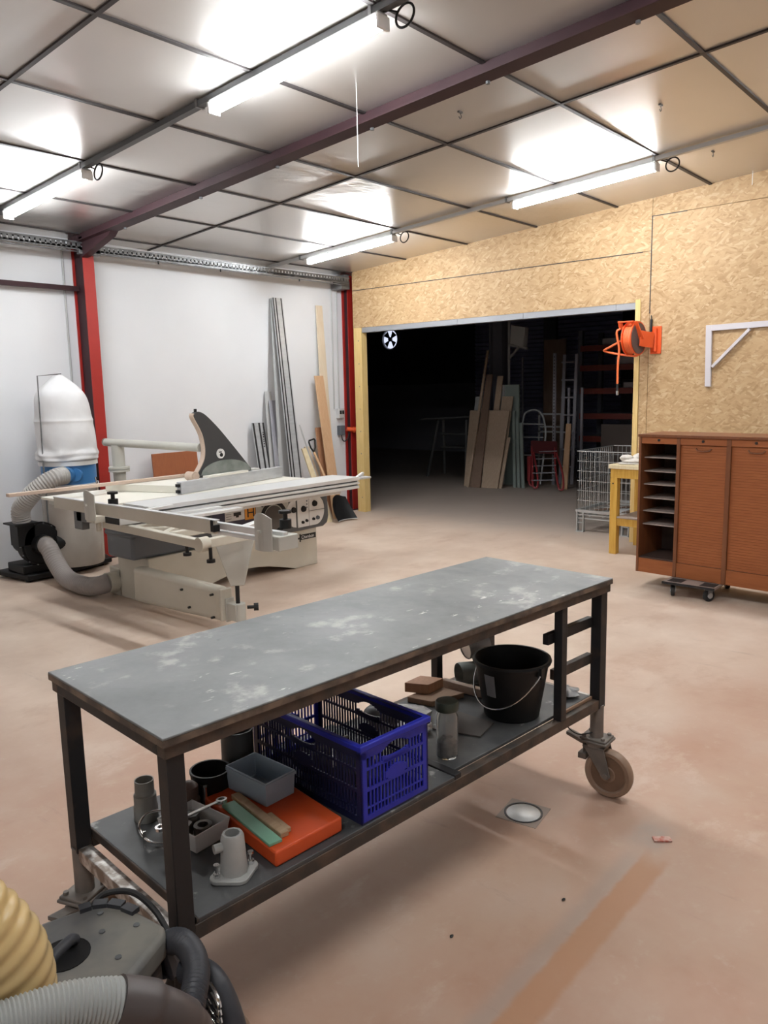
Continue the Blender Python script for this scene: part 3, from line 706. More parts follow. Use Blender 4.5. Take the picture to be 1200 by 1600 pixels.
q = B(); q.box(3.30, 3.375, 4.235, 4.345, .08, .20); q.cyl((3.345, 4.245, .075), (3.345, 4.245, .205), .04, n=16); q.box(3.295, 3.37, 4.335, 4.346, .06, .23); obj('arm_bracket', q, GREYP, sa, .005)
q = B(); q.cyl((3.385, 4.215, .17), (3.44, 4.17, .17), .012, n=10); q.cyl((3.42, 4.185, .17), (3.445, 4.165, .17), .028, n=8); obj('clamp_knob', q, BLACK, sa)
q = B(); q.box(3.36, 3.62, 5.80, 5.98, .0, .24); obj('extraction_port', q, CREAM, t, .01)
q = B(); q.cyl((3.28, 5.89, .12), (3.37, 5.89, .12), .085, n=24); obj('extraction_collar', q, CREAM, t)

q = B(); q.hexa([(2.57, 5.93, .915), (4.19, 5.93, .915), (4.19, 5.985, .915), (2.57, 5.985, .915), (2.57, 5.93, .94), (4.19, 5.93, .94), (4.19, 5.985, .94), (2.57, 5.985, .94)])
solo('wooden_lath', q, LATH, 'long thin pinkish wooden lath lying across the saw table', 'lath', bevel=.002)

# ------------------------------------------------------------------ dust extractor
cx, cy = 3.655, 7.10
t = thing('dust_extractor', 'dust extractor with white filter bag, clear collecting bag and black fan', 'dust extractor', (cx, cy, 0))
q = B(); q.prism([(3.03, 7.42, .02), (3.10, 6.92, .02), (3.46, 6.90, .02), (4.0, 7.05, .02), (4.06, 7.28, .02), (3.7, 7.42, .02)], (0, 0, .05)); obj('base_plate', q, BLACK, t, .01)
q = B()
for (x, y) in ((3.14, 7.0), (3.14, 7.36), (3.9, 7.1), (3.9, 7.3)): q.cyl((x, y, 0), (x, y, .02), .03, n=12)
obj('foot', q, BLACKR, t)
q = B(); rings = []
for (r, z) in ((.262, .075), (.272, .10), (.268, .25), (.262, .5), (.258, .7), (.252, .81)):
    rings.append([q.bm.verts.new((cx + r * math.cos(a) * (1 + .03 * math.sin(5 * a + z * 9)), cy + r * math.sin(a) * (1 + .03 * math.cos(4 * a - z * 7)), z)) for a in [2 * PI * i / 40 for i in range(40)]])
q.skin(rings); obj('collecting_bag', q, BAGC, t)
q = B(); q.cyl((cx, cy, .805), (cx, cy, .845), .258, n=40); q.cyl((cx, cy, 1.02), (cx, cy, 1.06), .262, n=40); obj('drum_band', q, WHITEP, t)
q = B(); q.cyl((cx, cy, .845), (cx, cy, 1.02), .245, n=40); dr = obj('drum', q, BLUEB, t)
q = B(); q.cyl((3.60, 6.98, .935), (3.46, 6.82, .945), .075, n=20); q.cyl((3.72, 7.0, .93), (3.58, 6.85, .935), .06, n=16); obj('inlet', q, BLUEB, dr)
q = B(); q.tube(spline([(cx + .13, cy - .25, .78), (cx + .125, cy - .265, .84), (cx + .12, cy - .255, .90)], 4), .012, 8); obj('clamp_latch', q, CHROME, dr)
q = B(); rings = []; N = 44
for (r, z, w) in ((.262, 1.05, .01), (.284, 1.075, .04), (.27, 1.10, .05), (.285, 1.125, .06), (.262, 1.16, .05), (.262, 1.20, .03), (.268, 1.30, .014), (.252, 1.41, .012), (.262, 1.43, .02), (.25, 1.45, .012), (.244, 1.55, .014), (.232, 1.64, .02), (.205, 1.70, .025), (.15, 1.755, .03), (.075, 1.82, .03), (.02, 1.86, .0), (.008, 1.87, .0)):
    off = (.05 * max(0, z - 1.25), 0)
    rings.append([q.bm.verts.new((cx - off[0] + r * math.cos(a) * (1 + w * math.sin(7 * a + z * 31)), cy + r * math.sin(a) * (1 + w * math.cos(5 * a - z * 23)), z + .5 * w * r * math.sin(3 * a + z * 11))) for a in [2 * PI * i / N for i in range(N)]])
q.skin(rings); bag = obj('filter_bag', q, BAGW, t); md = bag.modifiers.new('sub', 'SUBSURF'); md.levels = 1; md.render_levels = 2
q = B(); q.tube([(cx - .27, cy - .06, 1.05), (cx - .255, cy - .06, 1.84), (cx - .01, cy - .02, 1.86)], .006, 8); q.tube([(cx - .27, cy - .06, .10), (cx - .27, cy - .06, 1.05)], .008, 8); obj('bag_hanger', q, GALV, t)
# blower
bc = Vector((3.265, 7.04, .33))
q = B(); n = 40; sc = []
for i in range(n):
    a = 2 * PI * i / n; sc.append((bc.x + (.175 + .02 * math.cos(a)) * math.cos(a), .33 + .185 * math.sin(a)))
q.prism([(x, 6.97, z) for x, z in sc], (0, .16, 0), True); q.box(3.065, 3.225, 6.97, 7.13, .33, .53); bl = obj('blower_housing', q, BLACK, t, .006)
q = B(); q.prism([(bc.x + (x - bc.x) * 1.1, 6.985, .33 + (z - .33) * 1.1) for x, z in sc], (0, .008, 0)); q.box(3.03, 3.25, 6.93, 7.17, .525, .54); obj('blower_flange', q, BLACK, bl)
q = B()
for i in range(14): a = 2 * PI * i / 14; q.cyl((bc.x + .185 * math.cos(a), 6.985, .33 + .19 * math.sin(a)), (bc.x + .185 * math.cos(a), 6.972, .33 + .19 * math.sin(a)), .007, n=6)
obj('bolt_head', q, GALV, bl)
q = B(); q.cyl((3.265, 6.97, .33), (3.265, 6.88, .33), .09, n=24); obj('blower_inlet', q, BLACK, bl)
q = B(); q.cyl((3.265, 7.13, .33), (3.265, 7.30, .33), .12, n=24); q.cyl((3.42, 7.0, .31), (3.49, 6.98, .31), .075, n=20); obj('motor', q, BLACK, bl)
q = B(); q.box(3.09, 3.44, 6.98, 7.30, .07, .15); obj('blower_foot', q, BLACK, bl, .01)
pth = spline([(3.47, 6.83, .945), (3.36, 6.80, .935), (3.25, 6.84, .87), (3.165, 6.93, .76), (3.135, 7.02, .66), (3.145, 7.05, .54)], 10)
p, rad = ribbed(pth, .078, .022, .004); q = B(); q.tube(p, rad, 20); obj('upper_hose', q, HOSEG, t)
pth = spline([(3.265, 6.90, .33), (3.262, 6.82, .31), (3.255, 6.70, .20), (3.235, 6.50, .095), (3.20, 6.24, .082), (3.20, 6.04, .085), (3.235, 5.92, .105), (3.30, 5.89, .12)], 10)
p, rad = ribbed(pth, .078, .03, .0015); q = B(); q.tube(p, rad, 20); obj('suction_hose', q, HOSEGD, t)
q = B(); q.tube([(3.265, 6.895 + 0 * i, .33) for i in range(1)] + [(3.265, 6.87, .33)], .084, 20); obj('hose_clamp', q, CHROME, t)

# ------------------------------------------------------------------ things leaning on the white wall
def lean(name, label, cat, m, x0, x1, xt0, xt1, h, yb, yt, th, parent=None, z0=0.0, group=None, bevel=.002):
    q = B(); q.hexa([(x0, yb - th, z0), (x1, yb - th, z0), (x1, yb, z0), (x0, yb, z0), (xt0, yt - th, h), (xt1, yt - th, h), (xt1, yt, h), (xt0, yt, h)])
    if parent is not None: return obj(name, q, m, parent)
    o = obj(name, q, m, None, bevel)
    recentre(o); o['label'] = label; o['category'] = cat
    if group: o['group'] = group
    return o
lean('plywood_board', 'red-brown plywood board leaning on the white wall behind the blade guard', 'board', PLYR, 4.74, 5.34, 4.755, 5.335, 1.02, 7.32, 7.42, .018)
t = thing('guide_rail', 'short silver guide rail with black strips leaning behind the saw', 'rail', (6.25, 7.22, 0))
lean('rail_profile', '', '', ALU, 6.166, 6.346, 6.225, 6.412, 1.285, 7.22, 7.50, .02, t)
for a, c in ((.0, .025), (.09, .115), (.155, .18)):
    lean('black_strip', '', '', STRIPB, 6.166 + a, 6.166 + c, 6.225 + a, 6.225 + c, 1.283, 7.199, 7.479, .003, t)
q = B()
for i in range(7):
    z = 1.16 - .028 * i; yy = 7.199 + .2176 * z; q.box(6.355 - .006 * i * .5, 6.37 - .006 * i * .5, yy - .003, yy, z, z + (.018 if i % 3 else .012))
obj('rail_print', q, STRIPB, t)
lean('steel_flat', 'narrow pale grey steel flat leaning between the short and the long guide rail', 'bar', LOUV, 6.279, 6.400, 6.483, 6.585, 1.66, 7.22, 7.535, .010)
lean('steel_flat', 'shorter dull grey steel flat leaning in front of the narrow pale one', 'bar', SILVER, 6.335, 6.440, 6.502, 6.608, 1.55, 7.17, 7.48, .010)
lean('grey_strip_board', 'broad grey board tapering upward behind the long guide rail', 'board', LOUV, 6.42, 6.68, 6.632, 6.70, 2.79, 7.24, 7.53, .018)
t = thing('guide_rail', 'very long silver guide rail with black edges, tallest thing on the white wall', 'rail', (6.6, 7.06, 0))
lean('rail_profile', '', '', ALU, 6.495, 6.692, 6.635, 6.790, 2.80, 7.08, 7.50, .02, t)
for (a, c, e, f) in ((.0, .020, .0, .014), (.050, .068, .040, .055), (.160, .178, .128, .142)):
    lean('black_strip', '', '', STRIPB, 6.495 + a, 6.495 + c, 6.635 + e, 6.635 + f, 2.798, 7.059, 7.479, .003, t)
lean('pine_plank', 'tall pale pine plank leaning near the switch box', 'plank', PALEW, 7.345, 7.522, 7.42, 7.535, 2.76, 7.36, 7.54, .016)
lean('beech_plank', 'peach coloured plank leaning in front of the tall pale plank', 'plank', PEACH, 7.203, 7.372, 7.270, 7.420, 1.85, 7.12, 7.455, .022)
lean('wood_offcut', 'short orange-brown offcut leaning left of the peach plank', 'offcut', BRICKW, 7.17, 7.29, 7.25, 7.35, 1.18, 7.23, 7.45, .020)
lean('pine_batten', 'light pine batten leaning beside the long guide rail', 'batten', PINETOP, 6.950, 7.05, 6.828, 6.905, .94, 7.00, 7.28, .02)
lean('pine_batten', 'light pine batten leaning directly left of the shovel handle', 'batten', PALEW, 7.067, 7.153, 6.970, 7.050, .95, 7.08, 7.38, .02)
lean('metal_strip', 'thin grey metal strip standing across the pine battens', 'strip', LOUV, 7.055, 7.075, 6.920, 6.942, 1.23, 7.03, 7.40, .006)
# shovel
t = thing('shovel', 'black grain shovel with D handle leaning on the wall behind the saw', 'shovel', (7.1, 6.9, 0))
q = B(); q.tube([(7.10, 7.00, .33), (7.03, 7.255, .88)], .016, 12); obj('shaft', q, PEACH, t)
q = B(); q.tube([Vector((7.03, 7.255, .88)) + Vector(d) for d in ((0, 0, 0), (-.040, .015, .06), (-.055, .03, .13), (-.045, .035, .15), (.05, .04, .165), (.062, .04, .15), (.045, .02, .06), (0, 0, 0))], .011, 8); obj('handle', q, BLACK, t)
q = B(); W_, H_ = 11, 9; g0 = []
for j in range(H_):
    w = j / (H_ - 1); row = []
    for i in range(W_):
        s_ = i / (W_ - 1) * 2 - 1
        c_ = Vector((7.155, 6.86, .025)).lerp(Vector((7.165, 7.00, .315)), w)
        row.append(c_ + Vector((s_ * (.175 - .06 * w * w), -.06 * abs(s_) ** 2.4 * (1 - .3 * w) + .025 * math.sin(PI * w), .015 * math.cos(s_ * 3) * w)))
    g0.append(row)
vs = [[q.bm.verts.new(p) for p in r] for r in g0]; vs2 = [[q.bm.verts.new(p + Vector((0, .006, 0))) for p in r] for r in g0]
for j in range(H_ - 1):
    for i in range(W_ - 1):
        q._f([vs[j][i], vs[j][i + 1], vs[j + 1][i + 1], vs[j + 1][i]], True); q._f([vs2[j][i], vs2[j + 1][i], vs2[j + 1][i + 1], vs2[j][i + 1]], True)
obj('blade', q, BLACK, t)
q = B(); q.tube([g0[0][i] + Vector((0, 0, -.002)) for i in range(W_)], .006, 6); obj('blade_edge', q, LOUV, t)
# sockets by the corner
t = thing('switch_box', 'pale grey double switch box on the white wall near the corner', 'switch', (7.82, YW - .03, 1.30))
q = B(); q.box(7.76, 7.865, YW - .06, YW, 1.28, 1.41); obj('body', q, ALUW, t, .006)
q = B(); q.box(7.772, 7.806, YW - .066, YW - .06, 1.335, 1.385); q.box(7.820, 7.854, YW - .066, YW - .06, 1.335, 1.385); obj('rocker', q, BLACK, t)
t = thing('power_socket', 'grey power socket with an orange plug below the switch box', 'socket', (7.82, YW - .03, 1.07))
q = B(); q.box(7.77, 7.86, YW - .07, YW, 1.05, 1.18); obj('body', q, MGREY, t, .006)
q = B(); q.cyl((7.86, YW - .10, 1.13), (7.93, YW - .15, 1.12), .030, n=14); q.cyl((7.93, YW - .15, 1.12), (7.96, YW - .17, 1.115), .04, n=14); obj('plug', q, ORANGE, t)
q = B(); q.tube(spline([(7.79, YW - .06, 1.06), (7.79, YW - .08, .99), (7.82, YW - .09, .965), (7.87, YW - .1, 1.0), (7.90, YW - .11, 1.09)], 6), .007, 8); obj('cord', q, BLACKR, t)

# ------------------------------------------------------------------ strand-board wall things
t = thing('hose_reel', 'orange air hose reel mounted on the wall beside the door opening', 'hose reel', (7.80, 3.30, 1.95))
rc = Vector((7.66, 3.305, 2.10)); ax = Vector((-.08, -.997, 0)).normalized()
q = B(); q.lathe([(.0, -.052), (.165, -.052), (.165, -.044), (.10, -.040), (.10, .040), (.165, .044), (.165, .052), (0, .052)], rc, ax, 36); obj('drum', q, ORANGER, t)
q = B(); q.lathe([(.0, .053), (.150, .053), (.150, .058), (0, .060)], rc, ax, 36); obj('side_plate', q, mat('grey_brown_reel_plate', (.10, .075, .075), .5), t)
q = B()
for k_ in range(5):
    c_ = rc + ax * (-.036 + .018 * k_); uu = ax.cross(Vector((0, 0, 1))).normalized()
    q.tube([c_ + (uu * math.cos(2 * PI * i / 30) + Vector((0, 0, 1)) * math.sin(2 * PI * i / 30)) * .135 for i in range(30)], .0105, 8, closed=True)
obj('coiled_hose', q, HOSEO, t)
wa = Vector((7.872, 3.17, 2.08))
q = B(); side = ax * .075
q.bar(rc + side + Vector((-.02, 0, .0)), wa + Vector((-.06, .0, 0)), .012, .15, (0, 0, 1)); q.bar(rc + side + Vector((.0, 0, -.01)), rc + side + Vector((-.10, .03, .16)), .012, .07, ax); q.bar(rc + side + Vector((-.10, .03, .16)), rc - side + Vector((-.10, .03, .16)), .06, .012, (0, 0, 1))
q.bar(rc - side + Vector((-.10, .03, .17)), rc - side + Vector((-.06, .03, .09)), .012, .05, ax)
obj('bracket', q, ORANGER, t, .003)
q = B(); q.box(7.865, 7.879, 3.11, 3.22, 1.95, 2.22); q.cyl((7.85, 3.165, 1.97), (7.85, 3.165, 2.20), .018, n=12); obj('wall_plate', q, ORANGER, t, .003)
q = B(); q.cyl((7.862, 3.215, 2.17), (7.862, 3.215, 2.29), .013, n=10); q.cyl((7.862, 3.215, 2.29), (7.876, 3.222, 2.33), .005, n=8); obj('supply_pipe', q, BSTEEL, t)
hx = rc + Vector((-.09, .10, .10))
q = B(); q.tube(spline([hx, hx + Vector((-.02, .03, -.04)), (7.56, 3.41, 2.0), (7.55, 3.415, 1.85), (7.55, 3.415, 1.66)], 8), .0105, 8); q.tube(spline([rc + Vector((-.08, .10, -.02)), (7.60, 3.52, 2.03), (7.63, 3.60, 2.0), (7.64, 3.58, 1.985), (7.62, 3.45, 1.955), (7.66, 3.30, 1.93), (7.70, 3.27, 1.94)], 8), .0105, 8); obj('hose', q, HOSEO, t)
q = B(); q.cyl((7.55, 3.415, 1.66), (7.55, 3.415, 1.59), .011, n=10); obj('coupling', q, BSTEEL, t)
q = B(); q.cyl((7.55, 3.415, 1.59), (7.55, 3.415, 1.55), .013, n=10); obj('nozzle', q, CHROME, t)

t = thing('shelf_bracket', 'pale grey L shaped shelf bracket with diagonal brace on the strand board wall', 'bracket', (7.86, 2.64, 1.62))
q = B(); q.hexa([(7.85, 2.608, 1.615), (7.85, 2.662, 1.615), (7.879, 2.662, 1.615), (7.879, 2.608, 1.615), (7.85, 2.620, 2.195), (7.85, 2.674, 2.195), (7.879, 2.674, 2.195), (7.879, 2.620, 2.195)]); obj('upright', q, BRACK, t, .002)
q = B(); q.hexa([(7.85, 1.75, 2.152), (7.85, 2.6185, 2.140), (7.879, 2.6185, 2.140), (7.879, 1.75, 2.152), (7.85, 1.75, 2.206), (7.85, 2.6185, 2.195), (7.879, 2.6185, 2.195), (7.879, 1.75, 2.206)]); obj('arm', q, BRACK, t, .002)
q = B(); q.bar((7.864, 2.60, 1.80), (7.864, 2.275, 2.135), .026, .055, (1, 0, 0)); obj('brace', q, BRACK, t, .002)

# ------------------------------------------------------------------ tambour cabinet on a dolly
ang = math.radians(-4.7)
t = thing('tambour_cabinet', 'brown wooden tambour cabinet with open left column of shelves', 'cabinet', (6.14, 2.60, 0), 0)
CM = Matrix.Translation((6.15, 2.585, 0)) @ Matrix.Rotation(ang, 4, 'Z')
def cb(m, name, boxes, parent, bevel=.002):
    q = B()
    for bx in boxes: q.box(*bx)
    q.bm.transform(CM); return obj(name, q, m, parent, bevel)
# local: x depth (+ back), y negative to the right, z up
Z0, Z1 = .125, 1.255; Wd = 1.78; Dp = .42
cb(MAHOGD, 'top_panel', [(-.012, Dp, -Wd, .004, Z1 - .022, Z1)], t)
cb(MAHOGD, 'side_panel', [(0, Dp, -.020, 0, Z0, Z1 - .022)], t); cb(MAHOGD, 'side_panel', [(0, Dp, -Wd, -Wd + .02, Z0, Z1 - .022)], t)
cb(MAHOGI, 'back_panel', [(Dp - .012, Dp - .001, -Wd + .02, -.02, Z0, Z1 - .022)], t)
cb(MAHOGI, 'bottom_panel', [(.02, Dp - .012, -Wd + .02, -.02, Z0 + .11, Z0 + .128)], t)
cols_ = [(-.020, -.315), (-.343, -.700), (-.734, -1.09), (-1.125, -1.48), (-1.51, -1.76)]
for i, (a, c) in enumerate(cols_):
    if i < 4: cb(MAHOGD, 'divider', [(0, Dp - .012, cols_[i + 1][0], c, Z0, Z1 - .022)], t)
    cb(MAHOG, 'plinth_board', [(.004, .022, c, a, Z0, Z0 + .115)], t)
    hb = cb(MAHOG, 'lock_rail', [(.004, .022, c, a, Z1 - .075, Z1 - .022)], t)
    q = B(); q.cyl((.004, (a + c) / 2, Z1 - .045), (-.004, (a + c) / 2, Z1 - .045), .010, n=12); q.bm.transform(CM); obj('keyhole', q, INK, hb)
    if i > 0:
        q = B(); n = 44; zb, zt = Z0 + .118, Z1 - .078
        for k_ in range(n):
            za = zb + (zt - zb) * k_ / n; zc = zb + (zt - zb) * (k_ + 1) / n
            q.box(.018 + .0012, .028, c, a, za, zc - .0012); 
        q.box(.024, .030, c, a, zb, zt)
        q.bm.transform(CM); dr_ = obj('tambour_door', q, MAHOG, t)
        q = B(); ym = (a + c) / 2
        q.tube([(.018, ym + .06, zt - .022), (.010, ym + .045, zt - .038), (.008, ym, zt - .042), (.010, ym - .045, zt - .038), (.018, ym - .06, zt - .022)], .006, 8); q.bm.transform(CM); obj('door_pull', q, MAHOGD, dr_)
for zs in (1.064, .953, .846, .734, .626, .517):
    cb(SHELFG, 'shelf', [(.06, Dp - .013, -.314, -.021, zs - .004, zs + .004)], t, 0)
t = thing('furniture_dolly', 'low wheeled furniture dolly under the open left end of the brown cabinet', 'dolly', (6.2, 2.06, 0))
DM = Matrix.Translation((5.955, 2.285, 0)) @ Matrix.Rotation(math.radians(-1), 4, 'Z')
q = B(); q.box(0, .58, -.40, 0, .104, .122); q.bm.transform(DM); dk = obj('deck', q, SHELFG, t, .003)
for y_ in (-.14, -.39):
    q = B(); q.box(.02, .14, y_, y_ + .11, .122, .1235); q.bm.transform(DM); obj('rubber_pad', q, BLACKR, dk)
q = B(); q.box(-.004, 0, -.402, .002, .102, .122); q.bm.transform(DM); obj('deck_edge', q, BSTEEL, dk)
for (x, y, r) in ((.045, -.07, .3), (.045, -.33, -.5), (.52, -.07, .2), (.52, -.33, .6)):
    M_ = DM @ Matrix.Translation((x, y, 0)) @ Matrix.Rotation(r, 4, 'Z')
    q = B(); q.cyl((0.02, -.014, .047), (0.02, .014, .047), .047, n=24); q.bm.transform(M_); wh = obj('wheel', q, BLACKR, t, .004)
    q = B(); q.box(0, .04, .016, .020, .035, .095); q.box(0, .04, -.020, -.016, .035, .095); q.box(-.025, .035, -.03, .03, .096, .104); q.bm.transform(M_); obj('fork', q, GALV, wh)
    q = B(); q.cyl((0.02, -.021, .047), (0.02, .021, .047), .022, n=14); q.bm.transform(M_); obj('hub', q, LOUV, wh)

dup(t, (6.11, 1.00, 0), None, 'second furniture dolly under the far right end of the brown cabinet')
# yellow trestle stand
t = thing('wooden_stand', 'yellow pine work stand between the wire cage and the brown cabinet', 'stand', (7.45, 3.05, 0))
TM = Matrix.Translation((7.22, 3.315, 0)) @ Matrix.Rotation(math.radians(-3), 4, 'Z')
def tb(m, name, boxes, bevel=.003):
    q = B()
    for bx in boxes: q.box(*bx)
    q.bm.transform(TM); return obj(name, q, m, t, bevel)
tb(PINETOP, 'top', [(-.015, .60, -.62, .015, .845, .885)])
tb(PINEL, 'apron', [(0, .04, -.6, 0, .755, .845)]); tb(PINEL, 'apron', [(.545, .585, -.6, 0, .755, .845)])
tb(PINEL, 'lower_rail', [(.012, .045, -.6, -.07, .285, .36)]); tb(PINEL, 'lower_rail', [(.54, .575, -.6, -.07, .285, .36)])
tb(SHELFG, 'shelf_board', [(0, .585, -.6, -.075, .36, .378)])
for (x, y) in ((0, -.072), (.515, -.072), (0, -.6), (.515, -.6)): tb(PINEL, 'leg', [(x, x + .07, y, y + .072, 0, .755)])
q = B(); q.cyl((-.002, -.03, .70), (.0005, -.03, .70), .008, n=10); q.bm.transform(TM); obj('knot', q, INK, t)
# rag bundle on the stand
q = B(); rings = []
q.ball((7.36, 3.16, .915), .085, 1.1, 1.15, .38, 20, .14); q.ball((7.33, 3.20, .945), .055, 1.0, 1.2, .55, 18, .2); q.ball((7.42, 3.11, .945), .065, 1.1, 1.0, .6, 18, .2)
q.ball((7.36, 3.16, .892), .12, 1.0, 1.15, .08, 20, .05)
solo('rag', q, CLOTH, 'crumpled white rag lying on the yellow work stand', 'rag', smooth=True)

# wire mesh cage
t = thing('wire_cage', 'zinc wire mesh pallet cage standing just beyond the door opening', 'cage', (8.62, 3.83, 0))
gx0, gx1, gy0, gy1 = 8.15, 9.10, 3.50, 4.14
def mesh_wall(p0, p1, z0, z1, nv, nh, name='mesh_side', th=.0035):
    q = B(); p0 = Vector(p0); p1 = Vector(p1)
    for i in range(nv + 1):
        p = p0.lerp(p1, i / nv); q.bar((p.x, p.y, z0), (p.x, p.y, z1), th, th)
    for j in range(nh + 1):
        z = z0 + (z1 - z0) * j / nh; q.bar((p0.x, p0.y, z), (p1.x, p1.y, z), th * 1.5, th * 1.5)
    return obj(name, q, MESHW, t)
mesh_wall((gx0, gy0, 0), (gx0, gy1, 0), .25, .92, 12, 6)
mesh_wall((gx1, gy0, 0), (gx1, gy1, 0), .25, .92, 12, 6)
mesh_wall((gx0, gy1, 0), (gx1, gy1, 0), .25, .92, 18, 6)
mesh_wall((gx0, gy0, 0), (gx1, gy0, 0), .25, .92, 18, 6)
q = B()
for a, c in (((gx0, gy0), (gx0, gy1)), ((gx1, gy0), (gx1, gy1)), ((gx0, gy1), (gx1, gy1)), ((gx0, gy0), (gx1, gy0))):
    q.bar((*a, .24), (*c, .24), .03, .03)
obj('base_frame', q, MESHW, t)
cs_ = [(gx0, gy0), (gx0, gy1), (gx1, gy1), (gx1, gy0)]
q = B(); q.tube([(*c, .92) for c in cs_], .006, 8, closed=True); obj('top_rim', q, MESHW, t)
q = B(); q.tube([(*c, .155) for c in cs_], .008, 8, closed=True); obj('lower_rim', q, MESHW, t)
q = B()
for i in range(7):
    x = gx0 + (gx1 - gx0) * i / 6; q.bar((x, gy0, .2), (x, gy1, .2), .02, .012)
for i in range(5):
    y = gy0 + (gy1 - gy0) * i / 4; q.bar((gx0, y, .19), (gx1, y, .19), .02, .012)
obj('floor_grid', q, MESHW, t)
for (x, y) in ((gx0, gy0 + .05), (gx0, gy1 - .05), (gx1, gy0 + .05), (gx1, gy1 - .05)):
    q = B(); q.box(x - .02, x + .02, y - .045, y - .03, 0, .24); q.box(x - .02, x + .02, y + .03, y + .045, 0, .24); q.box(x - .03, x + .03, y - .045, y + .045, 0, .012); q.box(x - .02, x + .02, y - .04, y + .04, .1, .11); obj('foot', q, MESHW, t)
q = B(); q.ball((8.5, 3.78, .215), .10, 1.6, 1.2, .25, 16, .3); q.ball((8.75, 3.95, .21), .08, 1.4, 1.0, .2, 14, .3)
solo('plastic_wrap', q, FILM, 'crumpled plastic wrap lying on the floor grid of the wire cage', 'plastic wrap', smooth=True)
for (x0_, y0_, x1_, y1_, lab) in ((8.28, 3.98, 8.95, 3.62, 'flat dark slat lying diagonally in the bottom of the wire cage'), (8.25, 3.62, 8.9, 3.58, 'flat dark slat lying along the bottom of the wire cage by its right side')):
    q = B(); q.bar((x0_, y0_, .24), (x1_, y1_, .24), .07, .014); solo('slat', q, OAKD, lab, 'slat')

# ------------------------------------------------------------------ the workbench
aT = math.radians(-4.5); A0 = Vector((.913, 1.45, 0)); E1 = Vector((math.cos(aT), math.sin(aT), 0)); E2 = Vector((-math.sin(aT), math.cos(aT), 0))
WM = Matrix.Translation(A0) @ Matrix.Rotation(aT, 4, 'Z')
def W(u, v, z): return A0 + E1 * u + E2 * v + Vector((0, 0, z))
L_, D_ = 1.945, .615
t = bench = thing('workbench', 'low steel workbench on castors with stained grey top and lower shelf', 'workbench', tuple(A0), aT)
def wb(m, name, boxes, parent=None, bevel=.002):
    q = B()
    for bx in boxes: q.box(*bx)
    q.bm.transform(WM); return obj(name, q, m, parent or t, bevel)
wb(TOP, 'bench_top', [(-.006, L_ + .006, -.006, D_ + .006, .894, .90)])
wb(mat('worn_brown_edge', (.20, .145, .105), .6, .1, (.07, .055, .045), scale=11, lo=.4, hi=.6, bump=.04), 'top_edge', [(-.006, L_ + .006, -.006, D_ + .006, .878, .894)], None, .0)
wb(RUST, 'top_rail', [(0, L_, 0, .035, .846, .878)]); wb(RUST, 'top_rail', [(0, L_, D_ - .035, D_, .846, .878)])
wb(BSTEEL, 'top_rail', [(0, .035, .035, D_ - .035, .846, .878)]); wb(BSTEEL, 'top_rail', [(L_ - .035, L_, .035, D_ - .035, .846, .878)])
for (u_, v__) in ((.008, .008), (.008, D_ - .053), (L_ - .053, .008), (L_ - .053, D_ - .053)):
    wb(BSTEEL, 'leg', [(u_, u_ + .045, v__, v__ + .045, .37, .846)])
    q = B(); q.cyl((u_ + .0225, v__ + .0225, .245), (u_ + .0225, v__ + .0225, .38), .027, n=20); q.bm.transform(WM); obj('leg_tube', q, CAST, t)
for v__ in (.010, D_ - .045): wb(RUST, 'shelf_rail', [(.053, L_ - .053, v__, v__ + .035, .368, .408)])
wb(WORN, 'end_rail', [(.012, .05, .05, D_ - .05, .345, .385)]); wb(WORN, 'end_rail', [(L_ - .05, L_ - .012, .05, D_ - .05, .365, .405)])
wb(RUST, 'cross_bearer', [(1.01, 1.05, .045, D_ - .045, .37, .405)])
wb(SHEET, 'shelf_plate', [(.065, 1.005, .012, D_ - .005, .408, .420)]); wb(SHEET, 'shelf_plate', [(1.04, 1.885, .045, D_ - .05, .408, .420)]); wb(BSTEEL, 'shelf_angle', [(1.006, 1.038, .012, D_ - .05, .405, .424)])
wb(CARD, 'shelf_edge', [(1.652, 1.885, .036, .0445, .408, .4205)])
wb(RUST, 'shelf_lip', [(.060, .066, .012, D_ - .005, .395, .421)])
wb(BSTEEL, 'partition_post', [(1.615, 1.65, .008, .043, .405, .846)]); wb(BSTEEL, 'partition_post', [(1.555, 1.59, D_ - .045, D_ - .01, .405, .846)])
wb(BSTEEL, 'partition_rail', [(1.58, L_ - .05, .045, .07, .705, .745)]); wb(RUST, 'partition_rail', [(1.63, L_ - .05, .045, .07, .555, .595)])
